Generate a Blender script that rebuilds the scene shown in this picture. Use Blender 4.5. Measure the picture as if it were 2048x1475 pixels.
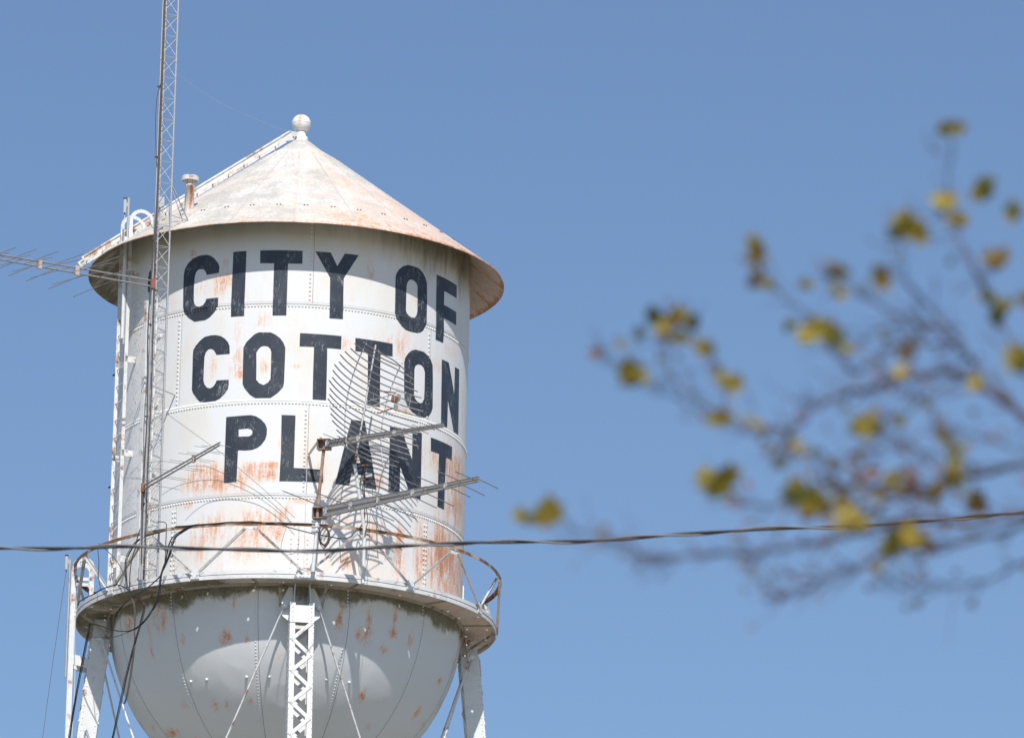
import bpy, bmesh, math, random
import numpy as np
from mathutils import Vector, Matrix, geometry, noise
from math import sin, cos, radians as R, pi, sqrt
random.seed(11); np.random.seed(11)
for o in list(bpy.data.objects): bpy.data.objects.remove(o)
S = bpy.context.scene

# ------------------------------------------------------------------ camera
cam_d = bpy.data.cameras.new('camera'); cam = bpy.data.objects.new('camera', cam_d)
S.collection.objects.link(cam); S.camera = cam
YAW, PIT, ROL = 0.031364, 0.279762, 0.02263
Fv = Vector((sin(YAW)*cos(PIT), cos(YAW)*cos(PIT), sin(PIT)))
Rv = Vector((cos(YAW), -sin(YAW), 0)); Uv = Rv.cross(Fv)
R2 = cos(ROL)*Rv + sin(ROL)*Uv; U2 = -sin(ROL)*Rv + cos(ROL)*Uv
M = Matrix((R2, U2, -Fv)).transposed().to_4x4(); M.translation = Vector((0, -119.6274, 0))
cam.matrix_world = M
cam_d.sensor_width = 36; cam_d.lens = 14470.83*36/2048
cam_d.clip_end = 20000; cam_d.clip_start = .5
cam_d.dof.use_dof = True; cam_d.dof.focus_distance = 120.5; cam_d.dof.aperture_fstop = 7.0
S.render.resolution_x = 1024; S.render.resolution_y = 737

# ------------------------------------------------------------------ sky, sun, exposure
SUN_AZ, SUN_EL = 1.5, 49.0          # azimuth measured from -Y towards +X
w = bpy.data.worlds.new('World'); S.world = w; w.use_nodes = True
nt = w.node_tree; bg = nt.nodes['Background']
sky = nt.nodes.new('ShaderNodeTexSky'); sky.sky_type = 'NISHITA'; sky.sun_disc = False
sky.sun_elevation = R(SUN_EL); sky.sun_rotation = R(180-SUN_AZ)
sky.altitude = 60; sky.air_density = 1.0; sky.dust_density = .35; sky.ozone_density = 2.2
tint = nt.nodes.new('ShaderNodeMix'); tint.data_type = 'RGBA'; tint.blend_type = 'MULTIPLY'; tint.inputs[0].default_value = 1
tint.inputs[7].default_value = (.965, 1.02, 1.11, 1)
nt.links.new(sky.outputs[0], tint.inputs[6]); nt.links.new(tint.outputs[2], bg.inputs[0]); bg.inputs[1].default_value = .1
sl = bpy.data.lights.new('sun', 'SUN'); sun = bpy.data.objects.new('sun', sl); S.collection.objects.link(sun)
sl.energy = 4.3; sl.angle = R(.53); sl.color = (1, .965, .92)
sd = Vector((sin(R(SUN_AZ))*cos(R(SUN_EL)), -cos(R(SUN_AZ))*cos(R(SUN_EL)), sin(R(SUN_EL))))
sun.rotation_euler = sd.to_track_quat('Z', 'Y').to_euler()
S.view_settings.view_transform = 'Standard'; S.view_settings.look = 'None'
S.view_settings.exposure = 0.0; S.view_settings.gamma = 1

GZ = -1.6                            # ground level (camera 1.6 m above it)
# ------------------------------------------------------------------ helpers
def P3(az, r, z): a = R(az); return Vector((r*sin(a), -r*cos(a), z))
def rad(az): a = R(az); return Vector((sin(a), -cos(a), 0))
def tan_(az): a = R(az); return Vector((cos(a), sin(a), 0))

class MB:
    def __init__(s): s.v = []; s.f = []; s.m = []; s.s = []
    def add(s, vs, fs, m=0, sm=False):
        b = len(s.v); s.v.extend(vs)
        for f in fs: s.f.append([i+b for i in f]); s.m.append(m); s.s.append(sm)
    def box(s, c, x, y, z, m=0):      # centre and three half-axis vectors
        vs = [c+x*i+y*j+z*k for i in (-1, 1) for j in (-1, 1) for k in (-1, 1)]
        s.add(vs, [(0, 1, 3, 2), (4, 6, 7, 5), (0, 4, 5, 1), (2, 3, 7, 6), (0, 2, 6, 4), (1, 5, 7, 3)], m)
    def bar(s, a, b, w, h, up=None, m=0):   # rectangular bar, w along side, h along up
        a = Vector(a); b = Vector(b); d = (b-a); L = d.length; d.normalize()
        up = Vector(up) if up is not None else Vector((0, 0, 1))
        if abs(d.dot(up)) > .98: up = Vector((0, 1, 0))
        sd_ = d.cross(up).normalized(); u = sd_.cross(d).normalized()
        s.box((a+b)/2, d*L/2, sd_*w/2, u*h/2, m)
    def angle(s, a, b, w, t, n1, m=0):  # L section bar
        a = Vector(a); b = Vector(b); d = (b-a).normalized(); n1 = Vector(n1); n1 = (n1-d*n1.dot(d)).normalized(); n2 = d.cross(n1)
        s.box((a+b)/2+n1*w/2, (b-a)/2, n1*w/2, n2*t/2, m)
        s.box((a+b)/2+n2*(w/2+t/2), (b-a)/2, n1*t/2, n2*w/2, m)
    def tube(s, pts, r, n=8, m=0, cap=True, r2=None):
        pts = [Vector(p) for p in pts]; N = len(pts); vs = []; prev = None
        for i, p in enumerate(pts):
            d = (pts[min(i+1, N-1)]-pts[max(i-1, 0)]).normalized()
            if prev is None:
                u = d.cross(Vector((0, 0, 1)));
                if u.length < .05: u = d.cross(Vector((0, 1, 0)))
            else: u = prev - d*prev.dot(d)
            u.normalize(); prev = u; v = d.cross(u)
            rr = r if r2 is None else r+(r2-r)*i/(N-1)
            for k in range(n): a = 2*pi*k/n; vs.append(p+u*rr*cos(a)+v*rr*sin(a))
        fs = [(i*n+k, i*n+(k+1)%n, (i+1)*n+(k+1)%n, (i+1)*n+k) for i in range(N-1) for k in range(n)]
        s.add(vs, fs, m, True)
        if cap: s.add(vs[:n], [tuple(range(n))[::-1]], m); s.add(vs[-n:], [tuple(range(n))], m)
    def rivet(s, p, n, r=.019, h=.012, m=0):
        n = Vector(n).normalized(); u = n.cross(Vector((0, 0, 1)))
        if u.length < .05: u = Vector((1, 0, 0))
        u.normalize(); v = n.cross(u); vs = []
        p = Vector(p)
        for rr, hh in ((1, -.1), (.86, .5), (.5, .9)):
            for k in range(7): a = 2*pi*k/7; vs.append(p+(u*cos(a)+v*sin(a))*r*rr+n*h*hh)
        vs.append(p+n*h*1.02)
        fs = [(j*7+k, j*7+(k+1)%7, (j+1)*7+(k+1)%7, (j+1)*7+k) for j in range(2) for k in range(7)]
        fs += [(14+k, 14+(k+1)%7, 21) for k in range(7)]
        s.add(vs, fs, m, True)
    def poly(s, pts, n, t, m=0):       # extruded flat polygon
        n = Vector(n).normalized()*t/2; pts = [Vector(p) for p in pts]; N = len(pts)
        vs = [p+n for p in pts]+[p-n for p in pts]
        s.add(vs, [tuple(range(N)), tuple(range(2*N-1, N-1, -1))]+[(i, i+N, (i+1)%N+N, (i+1)%N) for i in range(N)], m)
    def lathe(s, prof, n=96, m=0, c=(0, 0), sm=True, a0=0, a1=360):
        full = a1-a0 >= 360; K = n if full else n+1
        vs = [Vector((c[0]+r*sin(R(a0+(a1-a0)*k/n)), c[1]-r*cos(R(a0+(a1-a0)*k/n)), z)) for r, z in prof for k in range(K)]
        fs = []
        for i in range(len(prof)-1):
            for k in range(n):
                k2 = (k+1)%K
                fs.append((i*K+k, i*K+k2, (i+1)*K+k2, (i+1)*K+k))
        s.add(vs, fs, m, sm)
    def build(s, name, mats, parent=None, attrs=None, recalc=False):
        me = bpy.data.meshes.new(name); me.from_pydata([tuple(v) for v in s.v], [], s.f)
        for m in (mats if isinstance(mats, (list, tuple)) else [mats]): me.materials.append(m)
        me.polygons.foreach_set('material_index', s.m); me.polygons.foreach_set('use_smooth', s.s)
        for k, arr in (attrs or {}).items():
            at = me.attributes.new(k, 'FLOAT', 'POINT'); at.data.foreach_set('value', np.asarray(arr, dtype=np.float32))
        if recalc:
            bm = bmesh.new(); bm.from_mesh(me); bmesh.ops.recalc_face_normals(bm, faces=bm.faces); bm.to_mesh(me); bm.free()
        me.update()
        o = bpy.data.objects.new(name, me); S.collection.objects.link(o)
        if parent:
            o.parent = parent
            if parent.type == 'EMPTY': o.matrix_parent_inverse = Matrix.Translation(-parent.location)
        return o
def tag(o, label=None, cat=None, group=None, kind=None):
    if label: o['label'] = label
    if cat: o['category'] = cat
    if group: o['group'] = group
    if kind: o['kind'] = kind
    return o
def thing(name, loc, label, cat, group=None):
    o = bpy.data.objects.new(name, None); S.collection.objects.link(o); o.location = loc; o.empty_display_size = .3
    return tag(o, label, cat, group)
def smooth(pts, n=6):                 # Catmull-Rom
    pts = [Vector(p) for p in pts]; q = [pts[0]*2-pts[1]]+pts+[pts[-1]*2-pts[-2]]; out = []
    for i in range(1, len(q)-2):
        a, b, c, d = q[i-1:i+3]
        for k in range(n):
            t = k/n; out.append(.5*((2*b)+(c-a)*t+(2*a-5*b+4*c-d)*t*t+(3*b-a-3*c+d)*t**3))
    out.append(pts[-1]); return out

# ------------------------------------------------------------------ materials
class N:
    def __init__(s, name, rough=.55, spec=.4):
        s.mat = bpy.data.materials.new(name); s.mat.use_nodes = True; s.t = s.mat.node_tree
        s.b = s.t.nodes['Principled BSDF']; s.b.inputs['Roughness'].default_value = rough
        s.b.inputs['Specular IOR Level'].default_value = spec
        s.pos = s.t.nodes.new('ShaderNodeTexCoord').outputs['Object']
    def lk(s, a, b): s.t.links.new(a, b)
    def val(s, inp, x):
        if isinstance(x, (int, float)): inp.default_value = x
        elif isinstance(x, (tuple, list)): inp.default_value = tuple(x)+((1,) if len(x) == 3 and len(inp.default_value) == 4 else ())
        else: s.lk(x, inp)
    def noise(s, scale=1, detail=4, rough=.6, stretch=None, dist=0):
        n = s.t.nodes.new('ShaderNodeTexNoise'); n.inputs['Scale'].default_value = scale
        n.inputs['Detail'].default_value = detail; n.inputs['Roughness'].default_value = rough; n.inputs['Distortion'].default_value = dist
        v = s.pos
        if stretch:
            mp = s.t.nodes.new('ShaderNodeMapping'); mp.inputs['Scale'].default_value = stretch; s.lk(v, mp.inputs[0]); v = mp.outputs[0]
        s.lk(v, n.inputs['Vector']); return n.outputs['Fac']
    def ramp(s, x, a, b, lo=0., hi=1.):
        n = s.t.nodes.new('ShaderNodeMapRange'); n.clamp = True; n.interpolation_type = 'SMOOTHSTEP'
        s.val(n.inputs[0], x); n.inputs[1].default_value = a; n.inputs[2].default_value = b; n.inputs[3].default_value = lo; n.inputs[4].default_value = hi
        return n.outputs[0]
    def math(s, op, a, b=0, clamp=False):
        n = s.t.nodes.new('ShaderNodeMath'); n.operation = op; n.use_clamp = clamp
        s.val(n.inputs[0], a); s.val(n.inputs[1], b); return n.outputs[0]
    def mix(s, f, a, b):
        n = s.t.nodes.new('ShaderNodeMix'); n.data_type = 'RGBA'
        s.val(n.inputs[0], f); s.val(n.inputs[6], a); s.val(n.inputs[7], b); return n.outputs[2]
    def attr(s, name):
        n = s.t.nodes.new('ShaderNodeAttribute'); n.attribute_name = name; return n.outputs['Fac']
    def bump(s, h, strength=.3, dist=.01):
        n = s.t.nodes.new('ShaderNodeBump'); n.inputs['Strength'].default_value = strength; n.inputs['Distance'].default_value = dist
        s.val(n.inputs['Height'], h); s.lk(n.outputs[0], s.b.inputs['Normal'])
    def col(s, c): s.val(s.b.inputs['Base Color'], c)

WHITE = (.81, .81, .80); CREAM = (.78, .70, .60); PEACH = (.72, .50, .37); RUST = (.50, .19, .09); DKRUST = (.22, .075, .035)
MOSS = (.085, .075, .03); GREYD = (.30, .30, .28)

def paint(name, cream=.5, drip=.6, streak=True, attrs=True, base=WHITE, grime=0., soft=0.):
    n = N(name, .6, .3)
    big = n.noise(1.1, 5, .62, (1, 1, .6)); mid = n.noise(5, 6, .68, (1, 1, .45)); fine = n.noise(38, 4, .7)
    cr = tuple(b*k for b, k in zip(base, (.99, .93, .84)))
    c = n.mix(n.ramp(big, .42, .66, 0, cream), base, cr)
    c = n.mix(n.ramp(n.noise(2.6, 6, .7, (1.6, 1.6, .35)), .54, .78, 0, cream*.8), c, tuple(b*k for b, k in zip(base, (1.0, .84, .72))))
    if grime:
        gr = n.math('ADD', n.math('MULTIPLY', n.noise(1.8, 8, .72), .75), n.math('MULTIPLY', n.noise(21, 8, .8), .75))
        c = n.mix(n.math('MULTIPLY', n.ramp(gr, .66, .85, 0, grime), n.ramp(fine, .3, .6, .6, 1)), c, tuple(b*k for b, k in zip(base, (.66, .665, .65))))
    if attrs:
        br = n.math('ADD', n.math('MULTIPLY', n.noise(7, 7, .75, (1, 1, .3) if streak else (1, 1, 1)), .8), n.math('MULTIPLY', n.noise(34, 5, .75, (.5, .5, 1.3)), .45))
        ru = n.math('MULTIPLY', n.attr('rust'), n.ramp(br, .46, .82, .0, 1.8))
        st = n.noise(24, 6, .75, (1, 1, .10)) if streak else n.noise(16, 6, .75)
        ru = n.math('MULTIPLY', ru, n.ramp(st, .36, .62, .35, 1.35))
        c = n.mix(n.ramp(ru, .02, .42, 0, .8), c, (.82, .60, .475))
        c = n.mix(n.ramp(ru, .22, .95, 0, .9), c, (.70, .34, .20))
        c = n.mix(n.ramp(ru, 1.0, 1.7, 0, .55), c, (.42, .17, .09))
        c = n.mix(n.math('MULTIPLY', n.attr('dust'), .72), c, (.36, .335, .26))
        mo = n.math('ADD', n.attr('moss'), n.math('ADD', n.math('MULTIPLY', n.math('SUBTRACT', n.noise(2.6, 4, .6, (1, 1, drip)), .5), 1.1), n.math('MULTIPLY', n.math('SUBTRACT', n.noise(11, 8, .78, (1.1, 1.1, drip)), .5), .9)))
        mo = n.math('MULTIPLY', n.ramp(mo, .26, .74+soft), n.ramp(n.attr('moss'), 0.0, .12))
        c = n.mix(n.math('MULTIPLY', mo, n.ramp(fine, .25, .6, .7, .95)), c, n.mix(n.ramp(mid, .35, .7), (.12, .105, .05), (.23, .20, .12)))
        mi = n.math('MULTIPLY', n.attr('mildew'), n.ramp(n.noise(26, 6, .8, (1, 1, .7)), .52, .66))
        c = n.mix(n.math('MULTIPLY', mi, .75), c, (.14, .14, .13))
    sp = n.math('MULTIPLY', n.ramp(n.noise(75, 2, .5), .69, .76), n.ramp(n.noise(2.2, 3, .6), .48, .62))
    c = n.mix(n.math('MULTIPLY', sp, .8), c, (.18, .14, .11))
    n.col(c)
    n.bump(n.math('ADD', n.math('MULTIPLY', big, 2.0), n.math('MULTIPLY', fine, .12)), .25, .02)
    return n.mat

def metal(name, base, rough=.5, metallic=0., rust=.0, rustc=RUST, dirt=.3, sc=14, stretch=None):
    n = N(name, rough, .4); n.b.inputs['Metallic'].default_value = metallic
    a = n.noise(sc, 6, .7, stretch); c = n.mix(n.ramp(a, .45, .75, 0, dirt), base, tuple(x*.45 for x in base))
    if rust:
        b = n.noise(sc*.45, 7, .72, stretch); c = n.mix(n.ramp(b, .62-rust*.35, .74-rust*.3), c, n.mix(n.ramp(a, .35, .65), rustc, tuple(x*.45 for x in rustc)))
    n.col(c); return n.mat

M_wall = paint('weathered_white_tank_paint', .75, drip=.16, soft=.35)
M_roof = paint('weathered_roof_paint', .9, grime=1.0, streak=False, base=(.735, .70, .645))
M_bowl = paint('weathered_bowl_paint', .12, base=(.77, .785, .795))
M_white = metal('white_steel_paint', (.78, .78, .765), .55, 0, .28, (.55, .30, .18), .25, 9)
M_leg = metal('white_leg_paint', (.78, .785, .77), .5, 0, .12, (.5, .3, .2), .2, 7)
M_under = paint('dirty_underside_paint', .9, grime=.25, base=(.74, .70, .64))
M_galv = metal('galvanized_steel', (.50, .50, .495), .5, .35, 0, dirt=.45, sc=22)
M_alu = metal('dull_aluminium', (.36, .335, .315), .5, .3, 0, dirt=.4, sc=18)
M_rod = metal('weathered_rod', (.36, .34, .32), .5, .4, .2, (.30, .17, .10), .4, 20)
M_rusty = metal('rusty_steel', (.42, .25, .17), .85, 0, .75, (.34, .14, .07), .6, 12)
M_rail = metal('rail_flaking_paint', (.55, .50, .40), .7, 0, .72, (.33, .17, .08), .6, 4)
M_cable = metal('black_cable_sheath', (.025, .027, .032), .45, 0, 0, dirt=.2)
M_cableg = metal('grey_cable_sheath', (.10, .085, .08), .5, 0, 0, dirt=.3)
M_grey = metal('light_grey_plastic', (.52, .53, .52), .5, 0, 0, dirt=.15)
M_dark = metal('dark_rubber', (.04, .045, .05), .6)
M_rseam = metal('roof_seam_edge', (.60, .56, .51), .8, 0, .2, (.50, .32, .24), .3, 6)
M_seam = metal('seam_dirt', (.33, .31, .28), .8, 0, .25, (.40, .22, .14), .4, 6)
M_oxide = metal('brown_weathered_steel', (.36, .29, .24), .8, 0, .45, (.36, .20, .13), .5, 14)
M_bolt = metal('rusted_bolt', (.16, .075, .045), .8)

def letter_mat():
    n = N('black_letter_paint', .42, .5)
    base = n.mix(n.ramp(n.noise(2.5, 4, .6), .35, .7), (.030, .038, .052), (.048, .055, .068))
    sc = n.math('MULTIPLY', n.ramp(n.noise(24, 7, .82, (.8, .8, .25), 1.2), .53, .62), n.ramp(n.noise(3.4, 3, .6), .46, .60))
    c = n.mix(n.math('MULTIPLY', sc, .5), base, (.55, .54, .52))
    c = n.mix(n.math('MULTIPLY', n.ramp(n.noise(90, 2, .5), .70, .76), .6), c, (.5, .49, .47))
    n.col(c); return n.mat
M_letter = letter_mat()
def wire_mat():
    n = N('bare_conductor', .5, .5); n.col((.19, .18, .185)); return n.mat
M_wire = wire_mat()
def leaf_mat(name, c1, c2, tr):
    n = N(name, .5, .35); c = n.mix(n.ramp(n.noise(60, 3, .6), .35, .65), c1, c2); n.col(c)
    tn = n.t.nodes.new('ShaderNodeBsdfTranslucent'); n.val(tn.inputs[0], tr); ms = n.t.nodes.new('ShaderNodeMixShader'); ms.inputs[0].default_value = .4
    n.lk(n.b.outputs[0], ms.inputs[1]); n.lk(tn.outputs[0], ms.inputs[2]); n.lk(ms.outputs[0], n.t.nodes['Material Output'].inputs[0]); return n.mat
M_leaves = [leaf_mat('yellow_leaf', (.50, .37, .055), (.34, .27, .045), (.48, .36, .05)),
            leaf_mat('olive_leaf', (.24, .21, .03), (.34, .25, .04), (.32, .26, .035)),
            leaf_mat('brown_leaf', (.27, .17, .035), (.19, .12, .025), (.26, .16, .03)),
            leaf_mat('green_leaf', (.07, .095, .02), (.13, .13, .03), (.14, .16, .03)),
            leaf_mat('pink_leaf', (.36, .19, .14), (.27, .14, .11), (.32, .18, .13))]
M_bark = metal('twig_bark', (.11, .075, .075), .85, 0, 0, dirt=.5, sc=40)

def ground_mat():
    n = N('dry_grass', .95, .1); a = n.noise(.35, 8, .7); b = n.noise(9, 5, .7)
    n.col(n.mix(n.ramp(b, .3, .7), n.mix(n.ramp(a, .4, .6), (.20, .185, .15), (.15, .155, .11)), (.30, .27, .22))); return n.mat
# ------------------------------------------------------------------ ground
g = MB(); g.add([Vector((x, y, GZ)) for x, y in ((-6000, -6000), (6000, -6000), (6000, 6000), (-6000, 6000))], [(0, 1, 2, 3)])
tag(g.build('ground', ground_mat()), 'flat dry grass ground far below the water tower', None, kind='structure')
# ================================================================== WATER TOWER
TW = thing('water_tower', (0, 0, GZ), 'tall riveted white water tower with rust stains, cone roof and black painted lettering', 'water tower')
ZB, ZW, ZE = 29.65, 29.70, 35.826            # walkway underside, walkway floor, eave
SEAM = (34.551, 32.854, 31.221)
def Rw(z): return 3.0 if z > SEAM[0] else 2.994 if z > SEAM[1] else 3.001 if z > SEAM[2] else 2.995

def vnoise(x, y, z=0.): return noise.noise(Vector((x, y, z)))
# ---- tank wall
wm = MB(); NA = 540
zs = []
edges = [36.2, SEAM[0]+.0015, SEAM[0]-.0015, SEAM[1]+.0015, SEAM[1]-.0015, SEAM[2]+.0015, SEAM[2]-.0015, 29.70]
for i in range(0, 8, 2):
    n_ = max(2, int((edges[i]-edges[i+1])/.04)); zs += [edges[i]+(edges[i+1]-edges[i])*k/n_ for k in range(n_+1)]
vs = []; AZ = []; ZZ = []
for z in zs:
    for k in range(NA):
        az = -180+360*k/NA; vs.append(P3(az, Rw(z), z)); AZ.append(az); ZZ.append(z)
wm.add(vs, [(i*NA+(k+1)%NA, i*NA+k, (i+1)*NA+k, (i+1)*NA+(k+1)%NA) for i in range(len(zs)-1) for k in range(NA)], 0, True)
AZ = np.array(AZ); ZZ = np.array(ZZ)
WALL_RUST = [(-21.9,34.99,4.9,0.11,0.6),(-25.3,34.87,2.7,0.18,0.5),(-31.8,34.91,2.3,0.14,0.35),(-36.2,35.53,1.6,0.07,0.6),(-23.9,35.3,1.1,0.11,0.4),(-9.7,34.21,3.3,0.16,0.5),(-18.7,34.1,1.7,0.16,0.5),(-18.5,33.75,2.0,0.23,0.3),(-17.4,33.35,3.0,0.09,0.7),(-19.2,33.49,2.0,0.18,0.5),(-9.3,33.46,1.9,0.15,0.4),(0.4,33.45,2.4,0.04,0.4),(-27.0,33.48,1.4,0.23,0.35),(-26.5,31.47,8.1,0.16,1.0),(-28.5,31.7,4.6,0.14,0.8),(-13.1,31.69,3.3,0.09,0.6),(-6.6,31.73,3.5,0.05,0.9),(-8.1,31.55,4.0,0.09,1.0),(-16.2,31.48,1.7,0.18,0.7),(-3.6,32.07,1.3,0.14,0.4),(-25.1,30.73,5.3,0.23,0.5),(-9.3,30.78,6.5,0.18,0.7),(-2.8,30.61,1.6,0.14,0.9),(-12.3,30.39,6.5,0.23,0.45),(-1.4,30.95,2.4,0.09,0.5),(-30.3,30.41,3.7,0.27,0.35),(24.3,35.25,1.8,0.2,0.45),(36.4,34.05,6.1,0.25,0.4),(42.2,34.9,1.3,0.09,0.4),(55.7,33.93,6.0,0.13,0.4),(64.1,32.28,14.2,0.27,0.55),(71.7,31.77,7.4,0.55,0.7),(38.6,30.58,1.5,0.45,0.9),(47.5,30.59,1.9,0.45,0.8),(58.6,30.63,3.9,0.55,0.9),(68.3,30.58,11.0,0.45,0.8),(28.7,30.75,3.7,0.18,0.5),(11.6,30.64,2.4,0.23,0.4),(19.8,30.86,3.4,0.09,0.35),(30.0,31.63,3.7,0.13,0.5),(16.4,33.88,2.5,0.14,0.4),(37.1,32.9,8.2,0.05,0.7),(9.5,31.59,1.9,0.18,0.5),(5.2,32.0,1.3,0.55,0.35),(17.7,34.68,2.0,0.09,0.25),(23.6,33.32,2.6,0.11,0.25),(49.0,35.34,3.0,0.18,0.15),(-4.6,33.73,3.2,0.11,0.3),(-35.6,31.13,4.0,0.07,0.5),(3.3,31.13,4.8,0.05,0.5),(61.9,34.28,3.6,0.14,0.35),(18.5,30.16,3.4,0.11,0.4)]
rng = np.random.RandomState(4)
def blobs(A, Z, L, soft=1.):
    out = np.zeros_like(A)
    for a, z, ra, rz, s in L:
        q = ((A-a)/ra)**2+((Z-z)/rz)**2; out += s*np.exp(-q*.9)
    return out
rust = blobs(AZ, ZZ, WALL_RUST)
back = [(rng.uniform(95, 260), rng.uniform(30, 35.8), rng.uniform(2, 7), rng.uniform(.1, .5), rng.uniform(.3, .8)) for _ in range(60)]
rust += blobs(np.where(AZ < -90, AZ+360, AZ), ZZ, back)
rust += .16*np.clip((AZ-25)/50, 0, 1)*np.clip((34.6-ZZ)/3, 0, 1)*(AZ < 120)
rust += .12*np.clip((31.2-ZZ)/1.2, 0, 1)*np.clip((AZ+40)/20, 0, 1)
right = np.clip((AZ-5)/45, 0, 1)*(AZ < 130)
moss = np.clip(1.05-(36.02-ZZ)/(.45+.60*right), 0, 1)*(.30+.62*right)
dust = np.clip(1-(36.0-ZZ)/.62, 0, 1)**1.2*(.9+.1*right)*np.clip(1+np.sin(AZ*.9)*.06+np.sin(AZ*.23)*.12, 0, 1.2)
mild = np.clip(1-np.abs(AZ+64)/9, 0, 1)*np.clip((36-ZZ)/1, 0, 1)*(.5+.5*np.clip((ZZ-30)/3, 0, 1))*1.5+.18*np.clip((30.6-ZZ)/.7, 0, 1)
nwall = len(wm.v)
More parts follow.
